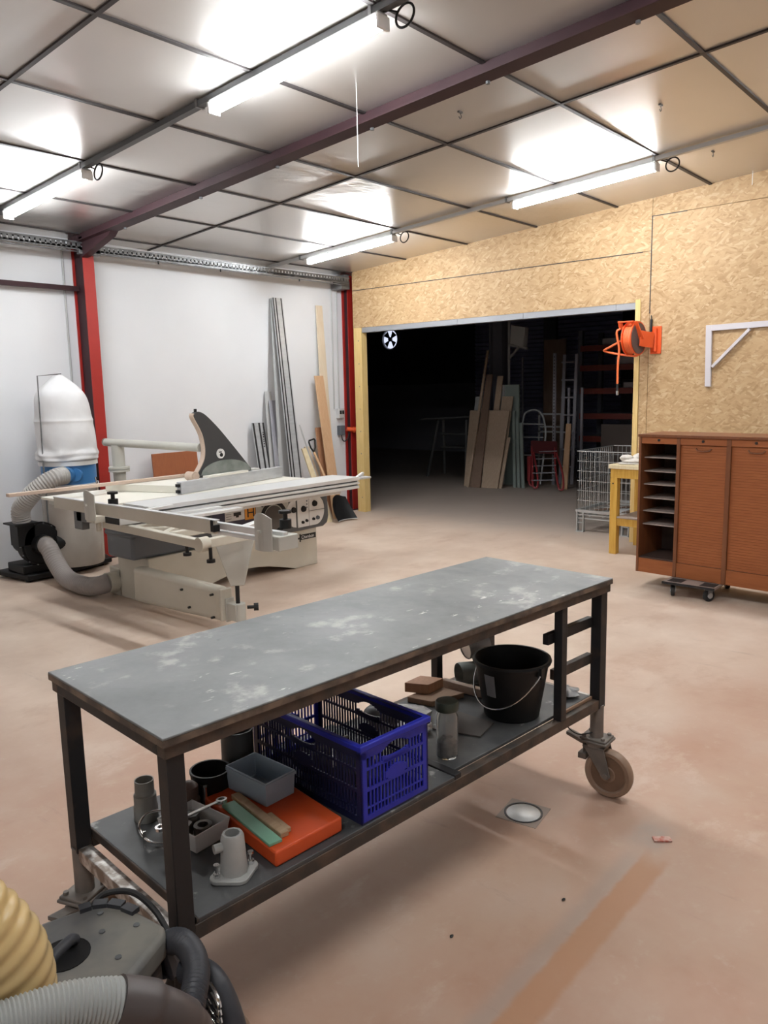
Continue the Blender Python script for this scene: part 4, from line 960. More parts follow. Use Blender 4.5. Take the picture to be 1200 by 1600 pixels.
def caster(u_, v__, yaw, lab=None):
    """yaw is the world direction in which the wheel trails"""
    base = W(u_, v__, 0); M_ = Matrix.Translation(base) @ Matrix.Rotation(yaw, 4, 'Z')
    q = B(); q.box(-.055, .055, -.045, .045, .236, .245); q.box(-.06, .06, -.05, .05, .226, .236)
    q.bm.transform(M_); c = obj('caster_plate', q, CAST, t, .003)
    q = B()
    for (x, y) in ((-.04, -.032), (.04, -.032), (-.04, .032), (.04, .032)): q.cyl((x, y, .245), (x, y, .254), .008, n=6)
    q.bm.transform(M_); obj('caster_bolt', q, CAST, c)
    q = B(); q.cyl((0, 0, .205), (0, 0, .226), .042, n=20)
    for s in (-1, 1):
        q.prism([(-.045, s * .032, .21), (.045, s * .032, .21), (.075, s * .032, .10), (.062, s * .032, .085), (.040, s * .032, .09)], (0, s * .005, 0))
    q.box(-.045, .045, -.037, .037, .20, .21)
    q.bm.transform(M_); obj('fork', q, CAST, c, .002)
    q = B(); q.lathe([(.0, -.014), (.03, -.020), (.035, -.014), (.072, -.014), (.078, -.021), (.092, -.021), (.098, -.014), (.1, 0), (.098, .014), (.092, .021), (.078, .021), (.072, .014), (.035, .014), (.03, .020), (.0, .014)], (.055, 0, .1), (0, 1, 0), 40); q.bm.transform(M_); w_ = obj('wheel', q, TYRE, t)
    q = B(); q.lathe([(0, -.0165), (.071, -.0155)], (.055, 0, .1), (0, 1, 0), 32); q.lathe([(.071, .0155), (0, .0165)], (.055, 0, .1), (0, 1, 0), 32); q.bm.transform(M_); obj('wheel_disc', q, TYREH, w_)
    q = B(); q.cyl((.055, -.044, .1), (.055, .044, .1), .010, n=10); q.bm.transform(M_); obj('axle', q, CAST, w_)
    q = B(); q.prism([(-.03, -.02, .20), (-.06, -.02, .205), (-.125, -.02, .225), (-.125, -.02, .238), (-.06, -.02, .222), (-.03, -.02, .216)], (0, .04, 0)); q.box(-.07, -.035, -.024, .024, .14, .165); q.box(-.055, -.04, -.01, .01, .15, .22); q.bm.transform(M_); obj('brake_lever', q, CAST, c, .002)
caster(L_ - .03, .03, math.radians(-88)); caster(.03, .03, math.radians(-50)); caster(.03, D_ - .03, math.radians(20)); caster(L_ - .03, D_ - .03, math.radians(60))
q = B(); q.tube(spline([W(1.70, .06, .37), W(1.80, .05, .285), W(1.92, .03, .262)], 6), .0025, 6); obj('tie_wire', q, BSTEEL, t)

SZ = .4205
# blue folding crate
t = thing('folding_crate', 'royal blue lattice folding crate on the workbench shelf', 'crate', tuple(W(.745, .29, SZ)), aT)
cu0, cu1, cv0, cv1, H = .605, .885, .018, .54, .235
def lattice(p0, p1, name, m, handle):
    """one crate side between two shelf points, outside normal to the right of p0->p1"""
    q = B(); p0 = Vector((*p0, 0)); p1 = Vector((*p1, 0)); d = (p1 - p0); L = d.length; d.normalize(); nrm = Vector((d.y, -d.x, 0))
    def bx(s0, s1, z0, z1, th=.006, out=0.0):
        a = p0 + d * s0 + nrm * out; c = p0 + d * s1 + nrm * out
        q.hexa([a + Vector((0, 0, z0)), c + Vector((0, 0, z0)), c - nrm * th + Vector((0, 0, z0)), a - nrm * th + Vector((0, 0, z0)),
                a + Vector((0, 0, z1)), c + Vector((0, 0, z1)), c - nrm * th + Vector((0, 0, z1)), a - nrm * th + Vector((0, 0, z1))])
    z0 = SZ + .006
    bx(0, .022, z0, z0 + H - .02); bx(L - .022, L, z0, z0 + H - .02)
    bx(.022, L - .022, z0, z0 + .016); bx(.022, L - .022, z0 + .088, z0 + .098); bx(.022, L - .022, z0 + .152, z0 + .160)
    bx(.022, L - .022, z0 + .036, z0 + .041, .004); 
    n = int((L - .044) / .0135)
    hw = .055 if handle else 0; mid = L / 2
    for i in range(1, n):
        s = .022 + (L - .044) * i / n
        top = z0 + H - .035
        if abs(s - mid) < hw: top = z0 + .155
        bx(s - .0022, s + .0022, z0 + .01, top, .005)
    # rim
    if handle:
        bx(.0, mid - hw, z0 + H - .045, z0 + H - .02); bx(mid + hw, L, z0 + H - .045, z0 + H - .02)
        for i in range(10):
            a0 = -1 + 2 * i / 10; a1 = -1 + 2 * (i + 1) / 10; am = (a0 + a1) / 2
            bx(mid + a0 * hw, mid + a1 * hw, z0 + H - .045 + .018 * (1 - am * am) + 0, z0 + H - .02)
            lowz = z0 + .172 - .012 * math.sqrt(max(0, 1 - am * am))
            bx(mid + a0 * hw, mid + a1 * hw, z0 + .150, lowz + .006)
            ez = .022 * math.sqrt(max(0, 1 - am * am)); bx(mid + a0 * .045, mid + a1 * .045, z0 + .112 - ez, z0 + .112 + ez, .006, .001)
    else: bx(0, L, z0 + H - .04, z0 + H - .02)
    bx(-.006, L + .006, z0 + H - .022, z0 + H, .016, .006)
    q.bm.transform(WM); return obj(name, q, m, t)
BLUED = mat('shaded_blue_plastic', (.012, .014, .06), .45)  # crate blue darkened, shade on long sides and floor painted in
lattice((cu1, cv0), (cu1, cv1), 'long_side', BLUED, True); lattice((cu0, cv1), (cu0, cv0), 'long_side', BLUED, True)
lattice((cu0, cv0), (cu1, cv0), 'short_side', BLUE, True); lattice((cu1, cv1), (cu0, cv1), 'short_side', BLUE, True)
q = B(); q.box(cu0, cu1, cv0, cv1, SZ, SZ + .006)
q.bm.transform(WM); obj('crate_floor', q, BLUED, t)
q = B(); zr = SZ + .006 + H
for (a, c) in (((cu0 - .007, cv0 - .007, cu1 + .007, cv0 + .011)), ((cu0 - .007, cv1 - .011, cu1 + .007, cv1 + .007))), : pass
for bx_ in ((cu0 - .008, cu1 + .008, cv0 - .008, cv0 + .010), (cu0 - .008, cu1 + .008, cv1 - .010, cv1 + .008), (cu0 - .008, cu0 + .010, cv0, cv1), (cu1 - .010, cu1 + .008, cv0, cv1)): q.box(*bx_, zr - .018, zr + .001)
q.bm.transform(WM); obj('rim', q, BLUE, t, .004)
# content of the crate
q = B(); q.ball(W(.76, .24, SZ + .05), .08, 1.1, 1.6, .5, 14, .25); q.ball(W(.72, .36, SZ + .045), .06, 1.2, 1.4, .55, 12, .3)
solo('black_bundle', q, BLACKR, 'black crumpled bundle lying inside the blue crate', 'bundle', smooth=True)
q = B(); q.bar(W(.63, .43, SZ + .15), W(.66, .52, SZ + .24), .10, .003, tuple(E1)); solo('plastic_flap', q, MATS['crumpled_clear_film'], 'pale translucent plastic sheet standing in the back left corner of the blue crate', 'plastic sheet')
q = B(); q.tube(spline([W(.66, .2, SZ + .1), W(.75, .3, SZ + .11), W(.84, .34, SZ + .09)], 6), .006, 8); solo('cable', q, LOUV, 'grey cable end lying on the black bundle in the blue crate', 'cable')

# orange box
t = thing('orange_case', 'flat orange plastic case lying on the bench shelf beside the crate', 'case', tuple(W(.42, .2, SZ)), aT)
q = B(); q.hexa([tuple(p) for p in ((.312, .036, SZ), (.548, .040, SZ), (.575, .42, SZ), (.338, .42, SZ), (.312, .036, SZ + .044), (.548, .040, SZ + .044), (.575, .42, SZ + .044), (.338, .42, SZ + .044))]); q.bm.transform(WM); obj('body', q, ORANGE, t, .006, seg=3)
OZ = SZ + .0445
q = B(); q.bar(W(.335, .065, OZ + .0045), W(.362, .33, OZ + .0045), .04, .008); solo('painted_strip', q, GREENW, 'mint green painted strip lying on the left edge of the orange case', 'strip', bevel=.001)
q = B(); q.bar(W(.373, .075, OZ + .008), W(.400, .35, OZ + .008), .026, .015); solo('wooden_stick', q, STICK, 'longer weathered wooden stick lying beside the green strip', 'stick', bevel=.002)
q = B(); q.bar(W(.394, .085, OZ + .007), W(.405, .19, OZ + .007), .016, .013); solo('wooden_stick', q, STICK, 'shorter wooden stick lying between the long stick and the grey-blue box', 'stick', bevel=.002)
# blue-grey box on the orange case
t = thing('plastic_box', 'open blue-grey plastic box standing on the orange case', 'box', tuple(W(.49, .30, OZ)), aT)
def open_box(M_, lx, ly, h, wl, taper):
    q = B(); a = [(-lx / 2 + taper, -ly / 2 + taper), (lx / 2 - taper, -ly / 2 + taper), (lx / 2 - taper, ly / 2 - taper), (-lx / 2 + taper, ly / 2 - taper)]
    o_ = [(-lx / 2, -ly / 2), (lx / 2, -ly / 2), (lx / 2, ly / 2), (-lx / 2, ly / 2)]
    i_ = [(x * (1 - 2 * wl / lx), y * (1 - 2 * wl / ly)) for x, y in o_]; ib = [(x * (1 - 2 * wl / lx), y * (1 - 2 * wl / ly)) for x, y in a]
    V = [[q.bm.verts.new((x, y, z)) for x, y in P] for P, z in ((a, 0), (o_, h), (i_, h), (ib, wl))]
    for k in range(3):
        for j in range(4): q._f([V[k][j], V[k][(j + 1) % 4], V[k + 1][(j + 1) % 4], V[k + 1][j]])
    q._f(list(reversed(V[0]))); q._f(V[3]); q.bm.transform(M_); return q
BMx = WM @ Matrix.Translation((.478, .328, OZ)) @ Matrix.Rotation(math.radians(4), 4, 'Z')
obj('body', open_box(BMx, .115, .185, .075, .004, .004), BOXG, t, .003)
q = B(); q.box(-.0595, .0595, -.0945, -.0905, .062, .070); q.box(-.0595, -.0555, -.09, .09, .062, .070); q.box(.0555, .0595, -.09, .09, .062, .070); q.bm.transform(BMx); obj('rim_band', q, BOXG, t)
# black pot
t = thing('black_pot', 'round black plastic pot behind the front bench leg', 'pot', tuple(W(.39, .47, SZ)))
pc = W(.392, .468, SZ); q = B(); q.lathe([(0, 0), (.052, 0), (.060, .088), (.062, .092), (.062, .099), (.056, .099), (.050, .012), (0, .012)], pc, n=32); obj('body', q, BLACK, t)
t = thing('pipe_fitting', 'grey plastic pipe reducer standing at the left end of the shelf', 'pipe fitting', tuple(W(.20, .51, SZ)))
pc = W(.198, .512, SZ); q = B(); q.lathe([(.033, 0), (.035, .004), (.035, .042), (.0325, .046), (.0325, .078), (.028, .082), (.0275, .122), (.0245, .122), (.0245, .012), (0, .012)], pc, n=28); obj('body', q, PVC, t)
t = thing('pipe_offcut', 'dark grey pipe offcut standing upright behind the blue-grey box', 'pipe', tuple(W(.53, .53, SZ)))
pc = W(.528, .52, SZ); q = B(); q.lathe([(.052, 0), (.052, .168), (.047, .168), (.047, .0)], pc, n=32); obj('body', q, DPVC, t)
# white tray with fittings and spanner
t = thing('plastic_tray', 'white plastic tray of small fittings behind the front bench leg', 'tray', tuple(W(.25, .31, SZ)))
TMx = WM @ Matrix.Translation((.245, .325, SZ)) @ Matrix.Rotation(math.radians(8), 4, 'Z')
obj('body', open_box(TMx, .125, .165, .058, .004, .010), TRAYW, t, .004)
for i, (x, y, r, lab) in enumerate(((.015, -.02, .026, 'dark rusty pipe nut in the white tray nearest the cast fitting'), (-.02, .02, .024, 'dark rusty pipe nut in the middle of the white tray'), (.02, .035, .022, 'dark rusty pipe nut at the back of the white tray'))):
    c_ = TMx @ Vector((x, y, .006)); q = B(); q.lathe([(r * .6, 0), (r, 0), (r, .03 + .006 * i), (r * .6, .03 + .006 * i), (r * .6, 0)], c_, n=6 if i else 14); solo('pipe_nut', q, SCRAP, lab, 'nut')
t = thing('spanner', 'chrome ring spanner lying across the white tray', 'spanner', tuple(W(.26, .32, SZ + .06)))
a_ = TMx @ Vector((-.085, .02, .064)); b_ = TMx @ Vector((.085, -.005, .066))
q = B(); q.bar(a_, b_, .011, .006); obj('shank', q, CHROME, t, .001)
q = B(); q.lathe([(.009, -.005), (.016, -.005), (.016, .005), (.009, .005), (.009, -.005)], TMx @ Vector((.097, -.007, .066)), (0, .1, 1), 18); obj('ring_end', q, CHROME, t)
q = B(); q.lathe([(.008, -.004), (.015, -.004), (.015, .004), (.008, .004), (.008, -.004)], TMx @ Vector((-.095, .022, .064)), n=18); obj('ring_end', q, CHROME, t)
t = thing('wire_clamp', 'chrome wire hose clamp leaning on the left side of the white tray', 'clamp', tuple(W(.17, .40, SZ)))
cc = W(.172, .385, SZ + .036); q = B(); q.tube([cc + Vector((.055 * math.cos(a), .05 * math.sin(a), .024 * math.sin(a) )) for a in [2 * PI * i / 28 for i in range(28)]], .0035, 8, closed=True); obj('ring', q, CHROME, t)
q = B(); q.bar(cc + Vector((-.055, -.01, -.033)), cc + Vector((-.055, -.01, .015)), .008, .004); obj('latch', q, CHROME, t)
t = thing('brown_cup', 'small dull brown cup between the white tray and the black pot', 'cup', tuple(W(.305, .445, SZ)))
pc = W(.305, .445, SZ); q = B(); q.lathe([(0, 0), (.030, 0), (.030, .045), (.026, .05), (.026, .085), (.012, .098), (.0, .1)], pc, n=20); obj('body', q, mat('dull_brown_plastic', (.10, .06, .045), .55), t)
q = B(); bp_ = W(.345, .425, SZ); q.cyl(bp_, bp_ + Vector((.0, .0, .075)), .007, n=12); q.cyl(bp_ + Vector((0, 0, .075)), bp_ + Vector((0, 0, .083)), .011, n=6); solo('bolt', q, CHROME, 'upright steel bolt standing behind the ring spanner', 'bolt')
# cast fitting with flange
t = thing('cast_fitting', 'pale grey cast pipe socket with bolted flange at the shelf front', 'fitting', tuple(W(.215, .10, SZ)))
FM = WM @ Matrix.Translation((.222, .095, SZ)) @ Matrix.Rotation(math.radians(-8), 4, 'Z')
q = B(); fl = []
for (x, y, r, a0, a1) in ((.042, 0, .024, -1.2, 1.2), (0, .03, .026, .9, 2.24), (-.042, 0, .024, PI - 1.2, PI + 1.2), (0, -.03, .026, PI + .9, PI + 2.24)):
    for i in range(7): a = a0 + (a1 - a0) * i / 6; fl.append((x + r * math.cos(a), y + r * math.sin(a), 0))
q.prism(fl, (0, 0, .011)); q.bm.transform(FM); obj('flange', q, CASTW, t, .002)
q = B(); q.lathe([(.036, .011), (.033, .05), (.030, .108), (.026, .116), (.0195, .116), (.0195, .02), (0, .02)], n=10); q.bm.transform(FM); obj('socket', q, CASTW, t)
q = B(); q.cyl((-.028, .004, .085), (-.05, .006, .085), .012, n=14); q.bm.transform(FM); obj('side_boss', q, CASTW, t)
for x in (-.048, .048):
    q = B(); q.cyl((x, 0, .011), (x, 0, .042), .0045, n=10); q.cyl((x, 0, .011), (x, 0, .022), .009, n=6); q.cyl((x, 0, .040), (x, 0, .046), .008, n=10); q.bm.transform(FM); obj('bolt', q, CHROME, t)
# things on the right half
t = thing('screw_jar', 'clear plastic jar of screws with dark green lid beside the crate', 'jar', tuple(W(1.10, .12, SZ)))
pc = W(1.10, .125, SZ); q = B(); q.lathe([(0, .0), (.034, 0), (.037, .006), (.037, .145), (.032, .158), (.032, .165), (.029, .165), (.029, .156), (.034, .143), (.034, .008), (0, .006)], pc, n=28); obj('body', q, GLASS, t)
q = B(); q.lathe([(.0, .166), (.0385, .166), (.0395, .17), (.0395, .192), (.036, .197), (0, .198)], pc, n=30); obj('lid', q, LIDG, t)
q = B(); q.lathe([(0, .009), (.032, .009), (.0325, .055), (.02, .07), (.0, .068)], pc, n=20)
for v in q.bm.verts: v.co += Vector((random.uniform(-.002, .002), random.uniform(-.002, .002), random.uniform(-.004, .004)))
o = solo('loose_screws', q, SCRAP, 'dark loose screws filling the lower half of the clear jar', 'screws'); o['kind'] = 'stuff'
# bucket
t = thing('bucket', 'black builder bucket with wire handle and grey label on the shelf', 'bucket', tuple(W(1.47, .17, SZ)))
pc = W(1.535, .176, SZ); q = B(); q.lathe([(0, .004), (.10, .0), (.104, .004), (.138, .205), (.146, .208), (.149, .216), (.146, .224), (.138, .224), (.135, .215), (.098, .01), (0, .01)], pc, n=48); bk = obj('body', q, BLACK, t)
dirp = Vector((-.82, -.57, 0)).normalized()
vw = Vector((-.95, .20, 0)).normalized(); rt = Vector((-.20, -.95, 0)).normalized()
e1_ = pc + rt * .150 + Vector((0, 0, .235)); e2_ = pc - rt * .150 + Vector((0, 0, .235))
q = B(); hp = []
for i in range(25):
    a = PI * i / 24; r_ = .150; hp.append(pc + rt * (r_ * math.cos(a)) + vw * (.146 * math.sin(a)) * (1 - .12 * math.sin(a)) + Vector((0, 0, .20 - .145 * math.sin(a))))
q.tube(hp, .0033, 8); obj('handle', q, CHROME, t)
q = B()
for s in (1, -1): q.box(-.012, .012, -.008, .008, -.02, .02); [setattr(v, 'co', v.co + (pc + rt * (s * .146) + Vector((0, 0, .20)))) for v in list(q.bm.verts)[-8:]]
obj('handle_lug', q, BLACK, t)
q = B(); n = 6; a0, a1 = PI - .28, PI + .06
for i in range(n):
    A_, Bq = a0 + (a1 - a0) * i / n, a0 + (a1 - a0) * (i + 1) / n
    def pt(a, z, d): 
        r_ = .104 + (.138 - .104) * (z - .004) / .201 + d; return pc + Vector((r_ * math.cos(a), r_ * math.sin(a), z))
    q.hexa([pt(A_, .10, .0005), pt(Bq, .10, .0005), pt(Bq, .10, .0018), pt(A_, .10, .0018), pt(A_, .185, .0005), pt(Bq, .185, .0005), pt(Bq, .185, .0018), pt(A_, .185, .0018)])
obj('label', q, LABELG, t)
# wood offcuts, plates
q = B(); q.hexa([tuple(W(u, v, z)) for z in (SZ, SZ + .022) for u, v in ((1.345, .545), (1.372, .438), (1.528, .404), (1.51, .545))]); solo('wood_offcut', q, CARD, 'flat brown wood offcut lying under the wood block on the shelf', 'offcut', bevel=.002)
q = B(); q.hexa([tuple(W(u, v, z)) for z in (SZ + .0225, SZ + .062) for u, v in ((1.372, .585), (1.418, .497), (1.515, .503), (1.475, .592))]); solo('wood_block', q, BRICKW, 'reddish wood block stacked on the flat offcut behind the jar', 'wood block', bevel=.002)
q = B(); q.bar(W(1.562, .545, SZ + .018), W(1.585, .33, SZ + .018), .028, .034); solo('wood_batten', q, LATH, 'pale faced wood batten lying between the wood block and the bucket', 'batten', bevel=.002)
q = B(); q.hexa([tuple(W(u, v, z)) for z in (SZ, SZ + .005) for u, v in ((1.285, .13), (1.41, .165), (1.40, .36), (1.22, .30))]); solo('hardboard_sheet', q, mat('dark_brown_hardboard', (.10, .085, .075), .6), 'dark square sheet lying flat on the shelf left of the bucket', 'sheet')
q = B(); random.seed(9); q.ball(W(1.24, .44, SZ + .018), .06, 1.2, 1.5, .28, 14, .45); q.ball(W(1.17, .34, SZ + .015), .05, 1.2, 1.3, .26, 12, .45); solo('plastic_bag', q, FILM, 'crumpled clear plastic bag on the shelf behind the jar', 'plastic bag')
q = B(); q.ball(W(1.83, .12, SZ + .018), .038, 1.1, 1.4, .42, 12, .5); solo('plastic_bag', q, FILM, 'crumpled clear plastic bag at the right end of the shelf behind the post', 'plastic bag')
q = B(); q.ball(W(1.14, .50, SZ + .035), .052, 1.3, .9, .7, 14, .1); solo('dark_lump', q, DGREY, 'dark grey rounded bag behind the blue crate', 'bag', smooth=True)
q = B(); ta = W(1.66, .50, SZ + .125); q.lathe([(.046, 0), (.048, .004), (.043, .11), (0, .112), (.0, .104), (.038, .10), (.043, .004), (.046, 0)], W(1.615, .505, SZ + .050), tuple((E1 * .72 - E2 * .35).normalized()), 26); solo('plastic_cup', q, TINGR, 'grey-green plastic cup lying on its side left of the bucket', 'cup')
q = B(); q.lathe([(.048, 0), (.05, .003), (.05, .10), (.046, .10), (.046, .004), (0, .004)], W(1.675, .52, SZ + .145), tuple((E1 * .78 - E2 * .30 + Vector((0, 0, .12))).normalized()), 26)
q.bm.transform(Matrix.Identity(4)); solo('tin_can', q, TIN, 'open grey tin can lying on top of the plastic cup behind the bucket', 'tin')

# ------------------------------------------------------------------ vacuum in the foreground
t = vac = thing('vacuum_cleaner', 'dusty black vacuum cleaner at the lower left corner', 'vacuum cleaner', (.68, 1.45, 0))
tp = [(.50, 1.60), (.692, 1.637), (.80, 1.605), (.845, 1.575), (.862, 1.41), (.842, 1.385), (.70, 1.318), (.50, 1.29), (.42, 1.38), (.42, 1.52)]
q = B()
cxv, cyv = .65, 1.46
q.prism([(x, y, .43) for x, y in tp], (0, 0, .062)); obj('motor_head', q, VAC, t, .014, seg=3)
q = B(); q.prism([(cxv + (x - cxv) * .94, cyv + (y - cyv) * .94, .08) for x, y in tp], (0, 0, .35)); obj('tank', q, VACS, t, .02, seg=3)
q = B(); q.hexa([(.855, 1.39, .36), (.90, 1.40, .36), (.90, 1.58, .36), (.855, 1.58, .36), (.835, 1.40, .49), (.862, 1.41, .47), (.858, 1.57, .47), (.835, 1.57, .49)]); obj('side_latch', q, VACS, t, .01)
q = B(); q.lathe([(.0, .4935), (.048, .4935), (.052, .4945), (.052, .493)], (.672, 1.495, 0), n=24); obj('handle_recess', q, BLACK, t)
q = B(); q.tube(spline([(.61, 1.47, .497), (.64, 1.485, .508), (.69, 1.505, .510), (.705, 1.512, .50)], 6), .012, 10); obj('carry_handle', q, VACS, t)
q = B()
for (x, y, dx, dy) in ((.775, 1.60, .012, -.004), (.805, 1.585, .012, -.01), (.828, 1.555, .008, -.016), (.838, 1.515, .004, -.018)): q.bar((x - dx, y - dy, .496), (x + dx, y + dy, .496), .022, .012)
obj('cable_clip', q, VACS, t)
q = B(); q.tube(spline([(.79, 1.60, .49), (.83, 1.605, .50), (.872, 1.56, .50), (.884, 1.49, .48), (.885, 1.43, .44)], 8), .007, 8); obj('power_cord', q, BLACKR, t)
q = B()
for (x, y) in ((.79, 1.56), (.82, 1.46), (.74, 1.40), (.76, 1.50)): q.cyl((x, y, .4915), (x, y, .4945), .007, n=10)
obj('screw', q, DGREY, t)
q = B(); q.cyl((.86, 1.28, .30), (.80, 1.36, .30), .05, n=20); obj('inlet', q, VACS, t)
for (x, y) in ((.5, 1.35), (.5, 1.56), (.80, 1.58), (.80, 1.38)):
    q = B(); q.cyl((x, y - .018, .04), (x, y + .018, .04), .04, n=20); wv = obj('wheel', q, BLACKR, t)
    q = B(); q.box(x - .025, x + .025, y - .028, y + .028, .06, .085); obj('wheel_mount', q, VACS, wv)
q = B(); rings = []
for k_ in range(9):
    q.tube([(.868 + .012 * math.cos(2 * PI * i / 18) + .006 * k_ * 0, 1.262 + .045 * math.cos(2 * PI * i / 18), .40 - .018 * k_ + .02 * math.sin(2 * PI * i / 18)) for i in range(18)], .0035, 6, closed=True)
obj('spring_guard', q, CHROME, t)
# grey suction hose with black cuff
t = thing('vacuum_hose', 'grey ribbed vacuum hose with black cuff crossing the lower left corner', 'hose', (.55, 1.1, .3))
pth = spline([(.20, 1.22, .700), (.32, 1.185, .698), (.42, 1.16, .690), (.50, 1.135, .682), (.56, 1.112, .664), (.60, 1.096, .645)], 12)
p, rad = ribbed(pth, .038, .0068, .0016); q = B(); q.tube(p, rad, 24); obj('hose', q, HOSEV, t)
q = B(); q.tube(spline([(.575, 1.106, .658), (.625, 1.085, .628), (.662, 1.073, .592), (.695, 1.078, .545), (.74, 1.12, .45)], 8), [.0425] * 9 + [.037] * 12 + [.034] * 12, 20); obj('cuff', q, mat('brown_grey_rubber_cuff', (.075, .062, .06), .45), t)
q = B(); q.tube(spline([(.74, 1.12, .45), (.79, 1.20, .36), (.84, 1.30, .30)], 6), .034, 16); obj('lower_bend', q, VACS, t)
# black hose wrapped round the vacuum
t = thing('black_hose', 'black corrugated hose curled round the right side of the vacuum', 'hose', (.88, 1.35, 0))
pth = spline([(.868, 1.445, .36), (.872, 1.425, .43), (.874, 1.375, .462), (.862, 1.315, .47), (.83, 1.255, .475), (.785, 1.205, .475), (.745, 1.17, .45), (.725, 1.155, .40)], 12)
p, rad = ribbed(pth, .026, .010, .0016); q = B(); q.tube(p, rad, 16); obj('corrugated_hose', q, VACS, t)
q = B(); q.tube(spline([(.868, 1.36, .40), (.885, 1.31, .415), (.89, 1.26, .39), (.89, 1.215, .31), (.89, 1.20, .18), (.91, 1.21, .06), (.94, 1.26, .027), (1.0, 1.32, .027)], 8), .026, 14); obj('smooth_hose', q, VACS, t)
# amber duct
t = thing('amber_duct', 'thick amber ribbed plastic duct arching in at the lower left', 'duct', (.45, 1.25, .5))
pth = spline([(.22, 1.36, .86), (.30, 1.335, .862), (.385, 1.305, .835), (.435, 1.28, .775), (.462, 1.27, .70), (.468, 1.285, .60), (.468, 1.30, .50)], 14)
p, rad = ribbed(pth, .081, .0225, .0020, 6); q = B(); q.tube(p, rad, 36); obj('duct', q, HOSEY, t)
bpy.context.view_layer.update()

# ------------------------------------------------------------------ floor bits
t = thing('floor_drain', 'round bright drain lid in a square steel frame set in the floor', 'drain', (2.50, 1.476, 0), .2)
DM2 = Matrix.Translation((2.50, 1.476, 0)) @ Matrix.Rotation(.15, 4, 'Z')
q = B(); n = 32
for i in range(4): pass
q.lathe([(.069, .0), (.075, .0), (.075, .004), (.069, .004), (.069, 0)], n=32); q.bm.transform(DM2); obj('ring', q, BSTEEL, t)
q = B(); q.lathe([(0, .0025), (.064, .0025), (.067, .0005)], n=32); q.bm.transform(DM2); obj('lid', q, DRAINM, t)
q = B(); q.box(-.082, .082, -.082, .082, .0, .0012); q.bm.transform(DM2); obj('frame', q, mat('dusty_floor_steel', (.30, .23, .19), .6, .1), t)
q = B(); q.bar((2.632, 1.01, .004), (2.672, .96, .004), .03, .006); solo('paper_scrap', q, SCRAPR, 'small red and white scrap lying on the floor near the castor', 'scrap')
random.seed(12)
for i, (x, y, lab) in enumerate(((2.12, 1.10, 'dark chip on the floor beside the orange trench, nearest the drain'), (1.75, 1.28, 'dark chip on the floor left of the orange trench'), (1.70, .62, 'dark chip on the floor at the bottom right of the trench'))):
    q = B(); q.ball((x, y, .003), .007, 1.2, .8, .4, 8, .3); solo('wood_chip', q, INK, lab, 'chip')

# ------------------------------------------------------------------ hall things
def hlean(name, label, cat, m, y0, y1, yt0, yt1, h, xb, xt, th, group=None):
    q = B(); q.hexa([(xb, y0, 0), (xb, y1, 0), (xb + th, y1, 0), (xb + th, y0, 0), (xt, yt0, h), (xt, yt1, h), (xt + th, yt1, h), (xt + th, yt0, h)])
    return solo(name, q, m, label, cat, group, bevel=.002)
hlean('oak_board', 'leftmost brown board of the leaning stack in the dark hall', 'board', OAKH, 7.44, 7.67, 7.56, 7.74, 1.27, 10.95, 11.25, .02)
hlean('oak_board', 'wide brown board at the front right of the leaning stack in the dark hall', 'board', OAKH, 6.985, 7.30, 6.96, 7.38, 1.27, 10.93, 11.26, .022)
hlean('dark_plank', 'narrow dark brown plank in the middle of the leaning stack', 'plank', OAKD, 7.30, 7.50, 7.35, 7.46, 1.87, 10.88, 11.34, .025)
hlean('tall_lath', 'tallest thin pale lath of the leaning stack in the dark hall', 'lath', OAKH, 7.51, 7.555, 7.44, 7.475, 2.27, 10.86, 11.36, .03)
hlean('short_board', 'short slim board at the right edge of the leaning stack', 'board', OAKH, 6.93, 6.985, 6.90, 6.955, .83, 10.97, 11.18, .02)
hlean('oak_board', 'plain brown board second from the back of the leaning stack', 'board', OAKH, 6.98, 7.20, 6.98, 7.19, 1.50, 11.05, 11.40, .02)
hlean('brown_plank', 'brown plank standing behind the middle of the leaning stack', 'plank', OAKH, 7.22, 7.32, 7.20, 7.31, 1.84, 11.06, 11.44, .02)
hlean('grey_board', 'grey board peeping out at the upper left of the leaning stack', 'board', LOUV, 7.50, 7.68, 7.60, 7.74, 1.50, 11.04, 11.42, .02)
t = thing('grey_cabinet_panel', 'upright grey-green panel behind the leaning boards in the dark hall', 'panel', (11.58, 7.1, 0))
q = B(); q.box(11.50, 11.54, 6.93, 7.27, 0, 1.69); obj('face', q, GREENH, t); q = B(); q.box(11.47, 11.51, 7.20, 7.33, 0, 1.69); obj('edge', q, LOUV, t)
t = thing('hall_post', 'dark steel post rising behind the leaning boards in the hall', 'post', (11.8, 7.5, 0))
q = B(); q.box(11.75, 11.95, 7.42, 7.44, 0, 5.2); q.box(11.75, 11.95, 7.66, 7.68, 0, 5.2); q.box(11.84, 11.86, 7.44, 7.66, 0, 5.2); obj('profile', q, CONC, t); q = B(); q.box(11.70, 12.0, 7.38, 7.72, 0, .02); obj('base_plate', q, CONC, t)
t = thing('gas_heater', 'grey square heater panel on a post bracket high in the dark hall', 'heater', (11.8, 7.1, 0))
q = B(); q.cyl((11.82, 7.32, 0), (11.82, 7.32, 5.2), .022, n=12); obj('pole', q, LOUV, t)
q = B(); q.hexa([(11.6, 6.92, 2.30), (11.6, 7.17, 2.37), (11.75, 7.17, 2.37), (11.75, 6.92, 2.30), (11.55, 6.85, 2.62), (11.55, 7.12, 2.68), (11.68, 7.12, 2.68), (11.68, 6.85, 2.62)]); obj('panel', q, LOUV, t, .01)
